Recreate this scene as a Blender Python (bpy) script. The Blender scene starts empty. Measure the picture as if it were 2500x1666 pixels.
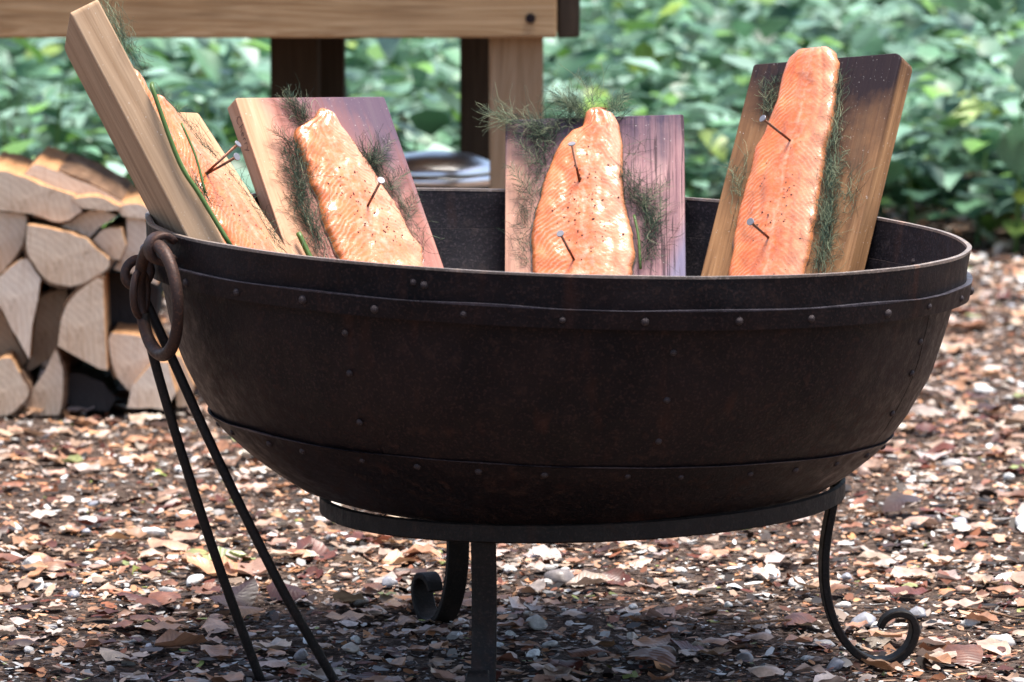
import bpy, bmesh, math, random
import numpy as np
from mathutils import Vector, Matrix, noise as mnoise

random.seed(7)
RNG = np.random.default_rng(11)
rad = math.radians
scene = bpy.context.scene
COL = scene.collection

# ------------------------------------------------------------------ camera
cam_data = bpy.data.cameras.new('camera')
cam = bpy.data.objects.new('camera', cam_data)
COL.objects.link(cam)
cam.location = (0, -6.0, 1.088)
cam.rotation_euler = (rad(90 - 6.96), 0, 0)
cam_data.sensor_width = 36.0
cam_data.lens = 13488.0 / 2500.0 * 36.0
cam_data.clip_start = 0.1
cam_data.clip_end = 500.0
cam_data.dof.use_dof = True
cam_data.dof.focus_distance = 6.05
cam_data.dof.aperture_fstop = 10.5
scene.camera = cam

# ------------------------------------------------------------------ sky and sun (bright woodland overcast)
SUN_EL, SUN_AZ = 79.0, 84.0          # azimuth clockwise from +Y
world = bpy.data.worlds.new('World')
scene.world = world
world.use_nodes = True
wt = world.node_tree
sky = wt.nodes.new('ShaderNodeTexSky')
sky.sky_type = 'NISHITA'
sky.sun_disc = False
sky.sun_elevation = rad(SUN_EL)
sky.sun_rotation = rad(SUN_AZ)
sky.air_density = 1.0
sky.dust_density = 3.0
sky.ozone_density = 1.0
wt.links.new(sky.outputs[0], wt.nodes['Background'].inputs[0])
wt.nodes['Background'].inputs[1].default_value = 0.085
sun_data = bpy.data.lights.new('sun', 'SUN')
sun_data.energy = 2.9
sun_data.angle = rad(24)
sun_data.color = (1.0, 0.95, 0.88)
sun = bpy.data.objects.new('sun', sun_data)
COL.objects.link(sun)
sd = Vector((math.sin(rad(SUN_AZ)) * math.cos(rad(SUN_EL)), math.cos(rad(SUN_AZ)) * math.cos(rad(SUN_EL)), math.sin(rad(SUN_EL))))
sun.rotation_euler = sd.to_track_quat('Z', 'Y').to_euler()
sun.location = sd * 20

scene.view_settings.view_transform = 'Standard'
scene.view_settings.look = 'None'
scene.view_settings.gamma = 1.0
scene.view_settings.use_curve_mapping = False
scene.view_settings.exposure = 1.8
scene.cycles.max_bounces = 4
scene.cycles.diffuse_bounces = 2
scene.cycles.glossy_bounces = 2
scene.cycles.transmission_bounces = 2


# ------------------------------------------------------------------ helpers
def tag(o, label=None, cat=None, group=None, kind=None):
    if label: o['label'] = label
    if cat: o['category'] = cat
    if group: o['group'] = group
    if kind: o['kind'] = kind
    return o


def link(name, me, mat=None, parent=None, smooth=False):
    o = bpy.data.objects.new(name, me)
    COL.objects.link(o)
    if mat is not None and len(me.materials) == 0:
        me.materials.append(mat)
    if parent is not None:
        o.parent = parent
    if smooth:
        me.shade_smooth()
    return o


def pymesh(name, verts, faces, uvs=None):
    me = bpy.data.meshes.new(name)
    me.from_pydata([tuple(v) for v in verts], [], faces)
    if uvs is not None:
        l = me.uv_layers.new(name='UVMap')
        vi = np.empty(len(me.loops), dtype=np.int32)
        me.loops.foreach_get('vertex_index', vi)
        l.data.foreach_set('uv', np.asarray(uvs, dtype=np.float32)[vi].ravel())
    me.update()
    return me


def bigmesh(name, V, Fq, color=None):
    """numpy mesh: V (n,3), Fq (m,k) all faces of one size; color (n,3) per vertex"""
    me = bpy.data.meshes.new(name)
    n, m, k = len(V), len(Fq), Fq.shape[1]
    me.vertices.add(n)
    me.vertices.foreach_set('co', V.astype(np.float32).ravel())
    me.loops.add(m * k)
    me.loops.foreach_set('vertex_index', Fq.astype(np.int32).ravel())
    me.polygons.add(m)
    me.polygons.foreach_set('loop_start', np.arange(0, m * k, k, dtype=np.int32))
    try:
        me.polygons.foreach_set('loop_total', np.full(m, k, dtype=np.int32))
    except Exception:
        pass
    if color is not None:
        a = me.color_attributes.new('Tint', 'FLOAT_COLOR', 'POINT')
        c = np.ones((n, 4), dtype=np.float32)
        c[:, :3] = color
        a.data.foreach_set('color', c.ravel())
    me.update(calc_edges=True)
    me.validate()
    return me


def empty(name, loc=(0, 0, 0)):
    o = bpy.data.objects.new(name, None)
    o.empty_display_size = 0.05
    o.location = loc
    COL.objects.link(o)
    return o


def box_mesh(name, x0, x1, y0, y1, z0, z1, bevel=0.0, seg=2, jit=0.0):
    bm = bmesh.new()
    bmesh.ops.create_cube(bm, size=1.0)
    for v in bm.verts:
        v.co = Vector(((x0 + x1) / 2 + v.co.x * (x1 - x0), (y0 + y1) / 2 + v.co.y * (y1 - y0), (z0 + z1) / 2 + v.co.z * (z1 - z0)))
        if jit:
            v.co += Vector((random.uniform(-jit, jit), random.uniform(-jit, jit), random.uniform(-jit, jit)))
    if bevel:
        bmesh.ops.bevel(bm, geom=list(bm.edges), offset=bevel, segments=seg, affect='EDGES', profile=0.5)
    me = bpy.data.meshes.new(name)
    bm.to_mesh(me)
    bm.free()
    return me


def tube_mesh(name, pts, radii, sides=10, flat=None, closed=False, ref=None, cap=True):
    """sweep a round (or flat: (half_a, half_b) rectangular) section along pts"""
    pts = [Vector(p) for p in pts]
    n = len(pts)
    if not hasattr(radii, '__len__'):
        radii = [radii] * n
    V, Fc = [], []
    prev = Vector(ref) if ref is not None else None
    for i, p in enumerate(pts):
        if closed:
            t = (pts[(i + 1) % n] - pts[i - 1]).normalized()
        else:
            t = (pts[min(i + 1, n - 1)] - pts[max(i - 1, 0)]).normalized()
        if prev is None:
            prev = Vector((0, 0, 1)) if abs(t.z) < 0.9 else Vector((1, 0, 0))
        a = (prev - t * prev.dot(t)).normalized()
        b = t.cross(a)
        if ref is None:
            prev = a
        if flat:
            ha, hb = flat
            c = min(ha, hb) * 0.35
            sec = [(ha - c, hb), (ha, hb - c), (ha, -hb + c), (ha - c, -hb), (-ha + c, -hb), (-ha, -hb + c), (-ha, hb - c), (-ha + c, hb)]
            s = radii[i]
            for (u, w) in sec:
                V.append(p + a * u * s + b * w * s)
        else:
            for k in range(sides):
                g = 2 * math.pi * k / sides
                V.append(p + (a * math.cos(g) + b * math.sin(g)) * radii[i])
    m = 8 if flat else sides
    rng = n if closed else n - 1
    for i in range(rng):
        j = (i + 1) % n
        for k in range(m):
            k2 = (k + 1) % m
            Fc.append((i * m + k, i * m + k2, j * m + k2, j * m + k))
    if not closed and cap:
        Fc.append(tuple(range(m - 1, -1, -1)))
        Fc.append(tuple((n - 1) * m + k for k in range(m)))
    return pymesh(name, V, Fc)


def smooth_path(pts, n=8):
    """Catmull-Rom through pts"""
    P = [Vector(p) for p in pts]
    P = [P[0] * 2 - P[1]] + P + [P[-1] * 2 - P[-2]]
    out = []
    for i in range(1, len(P) - 2):
        for k in range(n):
            t = k / n
            a, b, c, d = P[i - 1], P[i], P[i + 1], P[i + 2]
            out.append(0.5 * ((2 * b) + (c - a) * t + (2 * a - 5 * b + 4 * c - d) * t * t + (3 * b - a - 3 * c + d) * t ** 3))
    out.append(P[-2])
    return out


class NT:
    """tiny node-tree helper"""
    def __init__(self, name):
        self.m = bpy.data.materials.new(name)
        self.m.use_nodes = True
        self.t = self.m.node_tree
        self.b = self.t.nodes['Principled BSDF']
        self.out = self.t.nodes['Material Output']

    def n(self, typ, **kw):
        nd = self.t.nodes.new('ShaderNode' + typ)
        for k, v in kw.items():
            setattr(nd, k, v)
        return nd

    def l(self, a, b):
        self.t.links.new(a, b)

    def val(self, sock, v):
        if hasattr(v, 'is_output') or isinstance(v, bpy.types.NodeSocket):
            self.l(v, sock)
        else:
            sock.default_value = v

    def coord(self, kind='Object', scale=(1, 1, 1), loc=(0, 0, 0), rot=(0, 0, 0)):
        c = self.n('TexCoord')
        mp = self.n('Mapping')
        mp.inputs['Scale'].default_value = scale
        mp.inputs['Location'].default_value = loc
        mp.inputs['Rotation'].default_value = rot
        self.l(c.outputs[kind], mp.inputs[0])
        return mp.outputs[0]

    def noise(self, vec, scale=5, detail=4, rough=0.55, dist=0.0):
        nd = self.n('TexNoise')
        nd.inputs['Scale'].default_value = scale
        nd.inputs['Detail'].default_value = detail
        nd.inputs['Roughness'].default_value = rough
        nd.inputs['Distortion'].default_value = dist
        if vec is not None:
            self.l(vec, nd.inputs['Vector'])
        return nd.outputs[0]

    def ramp(self, fac, stops, interp='LINEAR'):
        nd = self.n('ValToRGB')
        cr = nd.color_ramp
        cr.interpolation = interp
        while len(cr.elements) > 1:
            cr.elements.remove(cr.elements[-1])
        for i, (p, c) in enumerate(stops):
            e = cr.elements[0] if i == 0 else cr.elements.new(p)
            e.position = p
            e.color = (c[0], c[1], c[2], 1) if hasattr(c, '__len__') else (c, c, c, 1)
        self.l(fac, nd.inputs[0])
        return nd.outputs[0]

    def mix(self, fac, a, b, mode='MIX'):
        nd = self.n('MixRGB', blend_type=mode)
        self.val(nd.inputs[0], fac)
        for s, v in ((nd.inputs[1], a), (nd.inputs[2], b)):
            if isinstance(v, bpy.types.NodeSocket):
                self.l(v, s)
            else:
                s.default_value = (v[0], v[1], v[2], 1)
        return nd.outputs[0]

    def math(self, op, a, b=0.0, c=None):
        nd = self.n('Math', operation=op)
        self.val(nd.inputs[0], a)
        self.val(nd.inputs[1], b)
        if c is not None:
            self.val(nd.inputs[2], c)
        return nd.outputs[0]

    def sep(self, vec):
        nd = self.n('SeparateXYZ')
        self.l(vec, nd.inputs[0])
        return nd.outputs

    def bump(self, h, strength=0.3, dist=0.002):
        nd = self.n('Bump')
        nd.inputs['Strength'].default_value = strength
        nd.inputs['Distance'].default_value = dist
        self.l(h, nd.inputs['Height'])
        self.l(nd.outputs[0], self.b.inputs['Normal'])

    def set(self, color=None, rough=None, metal=None, spec=None, **kw):
        B = self.b.inputs
        if color is not None:
            if isinstance(color, bpy.types.NodeSocket): self.l(color, B['Base Color'])
            else: B['Base Color'].default_value = (color[0], color[1], color[2], 1)
        if rough is not None: self.val(B['Roughness'], rough)
        if metal is not None: self.val(B['Metallic'], metal)
        if spec is not None: self.val(B['Specular IOR Level'], spec)
        for k, v in kw.items():
            self.val(B[k], v)
        return self.m


# ------------------------------------------------------------------ materials
def lin(t, s, a, b):
    """map s from [a,b] to 0..1 clamped"""
    nd = t.n('MapRange', clamp=True)
    t.l(s, nd.inputs[0])
    nd.inputs[1].default_value = a
    nd.inputs[2].default_value = b
    return nd.outputs[0]


def mat_iron(name, a, b, c, rough=0.5, metal=0.35):
    t = NT(name)
    v = t.coord('Object')
    n1 = t.noise(v, 9, 3, 0.65)
    n2 = t.noise(v, 60, 3, 0.7)
    n3 = t.noise(t.coord('Object', (30, 30, 5)), 1.0, 2, 0.6)
    n4 = t.noise(v, 330, 1, 0.7)
    base = t.mix(t.ramp(n1, [(0.38, 0.0), (0.62, 1.0)]), a, b)
    base = t.mix(t.ramp(n2, [(0.55, 0.0), (0.72, 1.0)]), base, c)
    base = t.mix(t.math('MULTIPLY', t.ramp(n3, [(0.62, 0.0), (0.78, 1.0)]), 0.35), base, (c[0] * 2.0, c[1] * 1.25, c[2] * 0.9))
    base = t.mix(t.math('MULTIPLY', t.ramp(n4, [(0.55, 0.0), (0.68, 1.0)]), 0.5), base, (c[0] * 1.5, c[1] * 1.5, c[2] * 1.7))
    t.bump(t.math('ADD', t.math('ADD', t.math('MULTIPLY', n2, 0.6), n1), t.math('MULTIPLY', n4, 0.35)), 0.45, 0.002)
    return t.set(base, t.ramp(n2, [(0.3, rough - 0.1), (0.7, rough + 0.2)]), metal, 0.22)


M_IRON = mat_iron('rusty_iron', (0.0042, 0.0034, 0.0050), (0.0125, 0.0078, 0.0086), (0.031, 0.0162, 0.0130))
M_RIVET = mat_iron('rivet_iron', (0.03, 0.024, 0.026), (0.05, 0.04, 0.042), (0.07, 0.05, 0.045), 0.4, 0.4)
M_DIM = mat_iron('worn_highlight_iron', (0.03, 0.028, 0.034), (0.055, 0.05, 0.062), (0.08, 0.07, 0.08), 0.42, 0.4)  # lighter worn edge; on the strap it also paints the ledge highlight
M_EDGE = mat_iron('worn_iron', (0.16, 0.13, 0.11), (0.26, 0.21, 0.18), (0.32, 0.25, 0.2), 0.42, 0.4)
M_IRON_IN = mat_iron('sooty_iron', (0.009, 0.008, 0.011), (0.018, 0.015, 0.018), (0.048, 0.036, 0.036), 0.6, 0.15)
M_STAND = mat_iron('stand_iron', (0.008, 0.007, 0.0066), (0.014, 0.0112, 0.010), (0.024, 0.016, 0.0125), 0.6, 0.15)
M_RING = mat_iron('handle_iron', (0.034, 0.020, 0.017), (0.052, 0.030, 0.024), (0.080, 0.036, 0.020), 0.48, 0.25)


def mat_board(name, light, mid, dark, burn=None, burn_mask=None, extra=None, grain=(70, 3.2, 70), crack=0.0, rough=0.72, wear=0.35):
    """plank: grain runs along local Y; burn_mask(t, x, y, n) -> socket 0..1"""
    t = NT(name)
    v = t.coord('Object')
    x, y, z = t.sep(v)
    g = t.noise(t.coord('Object', grain), 1.0, 6, 0.6, 0.8)
    g2 = t.noise(t.coord('Object', (grain[0] * 4, grain[1] * 2.0, grain[2] * 4)), 1.0, 3, 0.6)
    n = t.noise(v, 14, 5, 0.6)
    base = t.ramp(g, [(0.28, dark), (0.5, mid), (0.72, light)])
    base = t.mix(t.math('MULTIPLY', t.ramp(g2, [(0.48, 0.0), (0.70, 1.0)]), 0.55), base, dark)
    smut = t.noise(t.coord('Object', (26, 9, 26), (3, 1, 0)), 1.0, 3, 0.6)
    base = t.mix(t.math('MULTIPLY', t.ramp(smut, [(0.52, 0.0), (0.75, 1.0)]), wear), base, (dark[0] * 0.45, dark[1] * 0.42, dark[2] * 0.45))
    if extra:
        base = extra(t, base, x, y, z, n, g, g2)
    if burn_mask:
        base = t.mix(burn_mask(t, x, y, n), base, burn)
    sp = t.noise(v, 420, 2, 0.5)
    base = t.mix(t.math('MULTIPLY', t.ramp(sp, [(0.70, 0.0), (0.74, 1.0)]), 0.5), base, (0.75, 0.72, 0.68))
    h = t.math('ADD', t.math('MULTIPLY', g2, 1.0 + crack), t.math('MULTIPLY', g, 0.8))
    t.bump(h, 0.35 + crack * 0.3, 0.0012)
    return t.set(base, rough, 0.0, 0.12)


M_BOARD1 = mat_board('pale_oak_board', (0.50, 0.35, 0.23), (0.42, 0.28, 0.175), (0.25, 0.15, 0.085), grain=(55, 2.5, 55))
M_BOARD2 = mat_board('pale_pine_board', (0.52, 0.32, 0.20), (0.46, 0.26, 0.15), (0.32, 0.16, 0.085))


def ex3(t, base, x, y, z, n, g, g2):
    # pale sapwood on the left edge, pink heartwood, a smoky blue-violet scorch to the upper right
    heart = lin(t, t.math('ADD', x, t.math('MULTIPLY', n, 0.04)), -0.062, -0.035)
    base = t.mix(heart, base, t.ramp(g, [(0.3, (0.22, 0.085, 0.065)), (0.52, (0.36, 0.165, 0.135)), (0.74, (0.46, 0.26, 0.20))]))
    s = t.math('ADD', t.math('MULTIPLY', x, 0.9), t.math('ADD', y, t.math('ADD', t.math('MULTIPLY', n, 0.10), t.math('MULTIPLY', t.math('SUBTRACT', g, 0.5), 0.16))))
    scorch = lin(t, s, 0.10, 0.215)
    return t.mix(t.math('MULTIPLY', scorch, 0.85), base, (0.055, 0.050, 0.088))


M_BOARD3 = mat_board('cherry_board', (0.60, 0.37, 0.25), (0.52, 0.29, 0.18), (0.36, 0.18, 0.10), extra=ex3)


def ex4(t, base, x, y, z, n, g, g2):
    pale = t.ramp(g, [(0.3, (0.34, 0.18, 0.13)), (0.55, (0.46, 0.26, 0.19)), (0.75, (0.56, 0.36, 0.25))])
    base = t.mix(lin(t, t.math('ADD', x, t.math('MULTIPLY', n, 0.05)), -0.02, -0.06), base, pale)
    s = t.math('ADD', y, t.math('ADD', t.math('ADD', t.math('MULTIPLY', n, 0.10), t.math('MULTIPLY', t.math('SUBTRACT', g, 0.5), 0.14)), t.math('MULTIPLY', x, -0.12)))
    base = t.mix(t.math('MULTIPLY', lin(t, s, 0.085, 0.150), 0.9), base, (0.035, 0.03, 0.06))
    edge = lin(t, t.math('SUBTRACT', x, t.math('MULTIPLY', y, 0.35)), 0.112, 0.128)
    base = t.mix(t.math('MULTIPLY', edge, 0.7), base, (0.14, 0.16, 0.26))
    cr = t.noise(t.coord('Object', (260, 7, 260)), 1.0, 3, 0.6, 0.5)
    right = lin(t, x, 0.0, 0.04)
    base = t.mix(t.math('MULTIPLY', t.math('MULTIPLY', t.ramp(cr, [(0.56, 0.0), (0.62, 1.0)]), 0.75), right), base, (0.035, 0.022, 0.028))
    return base


M_BOARD4 = mat_board('weathered_purple_board', (0.42, 0.26, 0.245), (0.32, 0.18, 0.185), (0.18, 0.095, 0.11), extra=ex4, crack=0.8)


def ex5(t, base, x, y, z, n, g, g2):
    s = t.math('ADD', t.math('ADD', y, t.math('MULTIPLY', t.math('SUBTRACT', g, 0.5), 0.14)), t.math('ADD', t.math('MULTIPLY', n, 0.24), t.math('MULTIPLY', t.math('ABSOLUTE', t.math('SUBTRACT', x, 0.045)), -0.5)))
    front = lin(t, z, -0.010, -0.002)
    top = lin(t, y, 0.150, 0.197)
    fr = t.math('MAXIMUM', front, t.math('MULTIPLY', top, 0.6))
    mid = t.math('MULTIPLY', lin(t, s, 0.03, 0.18), front)
    base = t.mix(t.math('MULTIPLY', mid, 0.5), base, (0.085, 0.042, 0.028))
    b1 = t.math('MULTIPLY', lin(t, s, 0.145, 0.270), fr)
    base = t.mix(t.math('MULTIPLY', b1, 0.93), base, (0.010, 0.008, 0.014))
    return base


M_BOARD5 = mat_board('brown_scorched_board', (0.35, 0.195, 0.095), (0.25, 0.13, 0.06), (0.12, 0.06, 0.03), extra=ex5, grain=(75, 3.4, 75), crack=0.5)


def mat_salmon(name, deep, mid, pale, seed=0.0, pale_side=1.0):
    t = NT(name)
    u, v, _ = t.sep(t.coord('UV'))          # u: -1..1 across, v: metres along
    oc = lambda k: t.coord('Object', (1, 1, 1), (seed, k, 0))
    w = t.noise(oc(0), 38, 3, 0.6)
    w2 = t.noise(oc(3), 150, 3, 0.65)
    wl = t.noise(oc(7), 15, 3, 0.55)
    uu = t.math('ADD', u, t.math('MULTIPLY', t.math('SUBTRACT', wl, 0.5), 0.30))
    au = t.math('ABSOLUTE', t.math('SUBTRACT', uu, 0.06))
    # flesh: orange flank on one side, pink lumpy middle, paler opposite side
    base = t.mix(t.ramp(w, [(0.35, 0.0), (0.68, 1.0)]), deep, mid)
    base = t.mix(t.math('MULTIPLY', lin(t, uu, 0.15, 0.85), 0.65 * pale_side), base, pale)
    mott = t.math('MULTIPLY', lin(t, au, 0.55, 0.12), t.ramp(w2, [(0.38, 0.1), (0.66, 1.0)]))
    base = t.mix(t.math('MULTIPLY', mott, 0.6), base, t.mix(t.ramp(w, [(0.4, 0.0), (0.6, 1.0)]), (0.66, 0.23, 0.14), (pale[0], pale[1] * 0.97, pale[2] * 1.05)))
    # chevron muscle bands, breaking up and fading in places
    chev = t.math('ADD', v, t.math('MULTIPLY', t.math('POWER', au, 1.5), 0.040))
    ph = t.math('ADD', t.math('MULTIPLY', chev, 140.0), t.math('MULTIPLY', w, 2.8))
    sn = t.math('ADD', t.math('MULTIPLY', t.math('SINE', t.math('MULTIPLY', ph, 6.2832)), 0.5), 0.5)
    lines = t.math('MULTIPLY', t.math('POWER', sn, 2.5), lin(t, au, 0.18, 0.42))
    base = t.mix(t.math('MULTIPLY', lines, t.ramp(wl, [(0.36, 0.10), (0.62, 0.72)])), base, pale)
    d = t.math('ABSOLUTE', t.math('SUBTRACT', uu, 0.06))
    base = t.mix(t.math('MULTIPLY', lin(t, d, 0.07, 0.0), t.ramp(w2, [(0.35, 0.0), (0.6, 0.6)])), base, pale)
    # browned, drier margin
    em = t.math('MULTIPLY', lin(t, t.math('ABSOLUTE', u), 0.90, 0.99), 0.75)
    base = t.mix(em, base, (0.42, 0.14, 0.035))
    h = t.math('ADD', t.math('ADD', t.math('MULTIPLY', w2, 0.9), t.math('MULTIPLY', w, 1.6)), t.math('MULTIPLY', lines, 0.08))
    t.bump(h, 0.40, 0.0020)
    t.set(base, t.ramp(w2, [(0.3, 0.14), (0.7, 0.34)]), 0.0, 0.75)
    t.b.inputs['Subsurface Weight'].default_value = 0.12
    t.b.inputs['Subsurface Radius'].default_value = (0.006, 0.0025, 0.001)
    t.b.inputs['Subsurface Scale'].default_value = 1.0
    return t.m


M_SALMON = mat_salmon('salmon_flesh', (0.55, 0.125, 0.028), (0.59, 0.190, 0.066), (0.66, 0.345, 0.235))
M_SALMON_DEEP = mat_salmon('salmon_flesh_deep', (0.55, 0.115, 0.024), (0.60, 0.175, 0.050), (0.67, 0.345, 0.22), 5.0, 0.9)
M_SKIN = NT('fish_skin').set((0.10, 0.095, 0.09), 0.35, 0.2, 0.5)
M_PEPPER = NT('pepper').set((0.05, 0.015, 0.008), 0.6)
M_SHANK = mat_iron('nail_shank', (0.10, 0.045, 0.03), (0.15, 0.07, 0.045), (0.20, 0.10, 0.07), 0.4, 0.6)
M_NHEAD = NT('nail_head').set((0.20, 0.20, 0.22), 0.5, 0.5)
M_STEM = NT('fennel_stem').set((0.060, 0.115, 0.022), 0.45, 0.0, 0.4)


def mat_tint(name, rough=0.6, spec=0.4, trans=0.0, noise_amt=0.25, nscale=60, objcol=False, bump=0.0, vein=False):
    """colour taken from a per-vertex tint (joined litter) or the object's own colour (single pieces)"""
    t = NT(name)
    if objcol:
        c = t.n('ObjectInfo').outputs['Color']
    else:
        a = t.n('Attribute')
        a.attribute_name = 'Tint'
        c = a.outputs['Color']
    nz = t.noise(t.coord('Object'), nscale, 4, 0.6)
    c2 = t.mix(noise_amt, c, t.ramp(nz, [(0.3, 0.25), (0.7, 1.6)]), 'MULTIPLY')
    if vein:
        u, v, _ = t.sep(t.coord('UV'))
        au = t.math('ABSOLUTE', u)
        ph = t.math('SUBTRACT', t.math('MULTIPLY', v, 11.0), t.math('MULTIPLY', au, 2.6))
        fr = t.math('ABSOLUTE', t.math('SUBTRACT', t.math('FRACT', ph), 0.5))
        vn = t.math('MAXIMUM', lin(t, fr, 0.10, 0.0), lin(t, au, 0.09, 0.02))
        c2 = t.mix(t.math('MULTIPLY', vn, 0.16), c2, t.mix(1.0, c2, (0.45, 0.4, 0.36), 'MULTIPLY'))
        t.bump(t.math('SUBTRACT', t.math('MULTIPLY', fr, 1.0), vn), 0.10, 0.03)
    t.set(c2, rough, 0.0, spec)
    if bump:
        t.bump(nz, bump, 0.004)
    if trans:
        tr = t.n('BsdfTranslucent')
        t.l(c2, tr.inputs[0])
        mx = t.n('MixShader')
        mx.inputs[0].default_value = trans
        t.l(t.b.outputs[0], mx.inputs[1])
        t.l(tr.outputs[0], mx.inputs[2])
        t.l(mx.outputs[0], t.out.inputs[0])
    return t.m


M_LEAF = mat_tint('litter_leaf', 0.42, 0.5, 0.12, 0.6, 70)
M_CRUMB = mat_tint('litter_crumb', 0.6, 0.25, 0.0, 0.3, 50)
M_LEAF_O = mat_tint('litter_leaf_single', 0.42, 0.5, 0.12, 0.6, 3.0, True, vein=True)
M_STONE = mat_tint('pebble', 0.42, 0.6, 0.0, 0.6, 45, False, 0.4)
M_STONE_O = mat_tint('pebble_single', 0.42, 0.6, 0.0, 0.6, 2.6, True, 0.4)
M_GREEN = mat_tint('undergrowth_leaf', 0.45, 0.5, 0.2, 0.35, 30)
M_GREEN_O = mat_tint('undergrowth_leaf_single', 0.45, 0.5, 0.2, 0.35, 30, True)
M_HERB = mat_tint('fennel_frond', 0.7, 0.12, 0.0, 0.0)


def mat_soil():
    t = NT('woodland_soil')
    v = t.coord('Object')
    n1 = t.noise(v, 3.0, 6, 0.65)
    n2 = t.noise(v, 60, 6, 0.75)
    n3 = t.noise(v, 190, 4, 0.7)
    b = t.ramp(n2, [(0.3, (0.012, 0.008, 0.007)), (0.45, (0.060, 0.042, 0.034)), (0.56, (0.19, 0.135, 0.11)), (0.70, (0.40, 0.31, 0.26))])
    b = t.mix(t.ramp(n3, [(0.45, 0.0), (0.62, 0.8)]), b, (0.03, 0.02, 0.016))
    b = t.mix(t.ramp(n1, [(0.35, 0.0), (0.7, 0.45)]), b, (0.10, 0.07, 0.055))
    t.bump(t.math('ADD', n2, t.math('MULTIPLY', n3, 0.5)), 0.9, 0.012)
    return t.set(b, 0.95, 0.0, 0.04)


M_SOIL = mat_soil()


def mat_endgrain(name, a, b, c):
    t = NT(name)
    v = t.coord('Object')
    n1 = t.noise(v, 9, 4, 0.65)
    n2 = t.noise(t.coord('Object', (130, 10, 16), (0, 0, 0), (0, 0.35, 0)), 1, 4, 0.7)
    wv = t.n('TexWave', wave_type='RINGS', rings_direction='Y')
    wv.inputs['Scale'].default_value = 34
    wv.inputs['Distortion'].default_value = 3.5
    wv.inputs['Detail'].default_value = 3
    t.l(t.coord('Object', (1, 0.02, 1), (0.07, 0, 0.05)), wv.inputs['Vector'])
    n5 = t.noise(v, 45, 3, 0.7)
    base = t.mix(t.ramp(n1, [(0.35, 0.0), (0.62, 1.0)]), a, b)
    base = t.mix(t.math('MULTIPLY', t.ramp(wv.outputs[0], [(0.5, 0.0), (1.0, 1.0)]), 0.22), base, c)
    base = t.mix(t.math('MULTIPLY', t.ramp(n2, [(0.52, 0.0), (0.70, 1.0)]), 0.50), base, c)
    base = t.mix(t.math('MULTIPLY', t.ramp(n5, [(0.60, 0.0), (0.72, 1.0)]), 0.45), base, (c[0] * 0.5, c[1] * 0.45, c[2] * 0.4))
    t.bump(t.math('ADD', n2, t.math('MULTIPLY', n5, 0.6)), 0.6, 0.005)
    return t.set(base, 0.8, 0.0, 0.15)


M_LOG = mat_endgrain('split_beech', (0.72, 0.58, 0.44), (0.64, 0.47, 0.33), (0.40, 0.24, 0.14))
M_LOG_P = mat_endgrain('split_beech_pale', (0.78, 0.67, 0.55), (0.70, 0.55, 0.42), (0.46, 0.30, 0.19))
M_LOG_D = mat_endgrain('split_beech_shaded', (0.42, 0.30, 0.20), (0.36, 0.24, 0.15), (0.22, 0.13, 0.08))  # darker copy of the beech, shade painted into the colour
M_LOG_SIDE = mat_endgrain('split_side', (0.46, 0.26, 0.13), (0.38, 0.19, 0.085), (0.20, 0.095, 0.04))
M_LOG_K = mat_endgrain('dark_log_and_gap', (0.030, 0.027, 0.028), (0.045, 0.040, 0.040), (0.02, 0.018, 0.018))  # near-black wood; on the recessed log it paints the shade of a gap


def mat_bark():
    t = NT('bark')
    v = t.coord('Object')
    n1 = t.noise(t.coord('Object', (40, 8, 40)), 1, 5, 0.7)
    b = t.ramp(n1, [(0.3, (0.05, 0.03, 0.02)), (0.55, (0.15, 0.085, 0.05)), (0.75, (0.30, 0.20, 0.13))])
    t.bump(n1, 0.7, 0.006)
    return t.set(b, 0.85, 0.0, 0.2)


M_BARK = mat_bark()


def mat_timber(name, light, mid, dark, axis='X'):
    t = NT(name)
    sc = {'X': (1.2, 22, 22), 'Z': (22, 22, 1.2), 'Y': (22, 1.2, 22)}[axis]
    g = t.noise(t.coord('Object', sc), 1.0, 5, 0.55, 1.6)
    sc2 = tuple(s * 4 for s in sc)
    g2 = t.noise(t.coord('Object', sc2), 1.0, 3, 0.6)
    s = t.math('ADD', t.math('MULTIPLY', t.math('SINE', t.math('MULTIPLY', g, 60.0)), 0.5), 0.5)
    n = t.noise(t.coord('Object'), 4, 4, 0.6)
    base = t.mix(t.math('MULTIPLY', s, 0.95), light, mid)
    base = t.mix(t.math('MULTIPLY', t.ramp(g2, [(0.5, 0.0), (0.7, 1.0)]), 0.5), base, dark)
    base = t.mix(t.math('MULTIPLY', t.ramp(n, [(0.5, 0.0), (0.7, 1.0)]), 0.45), base, dark)
    t.bump(g2, 0.3, 0.002)
    return t.set(base, 0.75, 0.0, 0.25)


M_RAIL = mat_timber('rail_timber', (0.46, 0.30, 0.16), (0.32, 0.185, 0.085), (0.17, 0.09, 0.04), 'X')
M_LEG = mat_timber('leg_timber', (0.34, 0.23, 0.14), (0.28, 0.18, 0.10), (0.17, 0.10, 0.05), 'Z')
M_DARKT = mat_timber('weathered_shaded_timber', (0.055, 0.036, 0.022), (0.04, 0.026, 0.015), (0.02, 0.013, 0.008), 'Z')  # weathered side rail; on the rear legs the table shade is in the colour
M_TOP = mat_timber('top_timber', (0.40, 0.27, 0.16), (0.33, 0.21, 0.12), (0.2, 0.12, 0.07), 'X')
M_STEEL = NT('brushed_steel').set((0.85, 0.86, 0.87), 0.3, 1.0)
M_ENAMEL = NT('black_enamel').set((0.008, 0.008, 0.010), 0.18, 0.0, 0.6)


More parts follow.
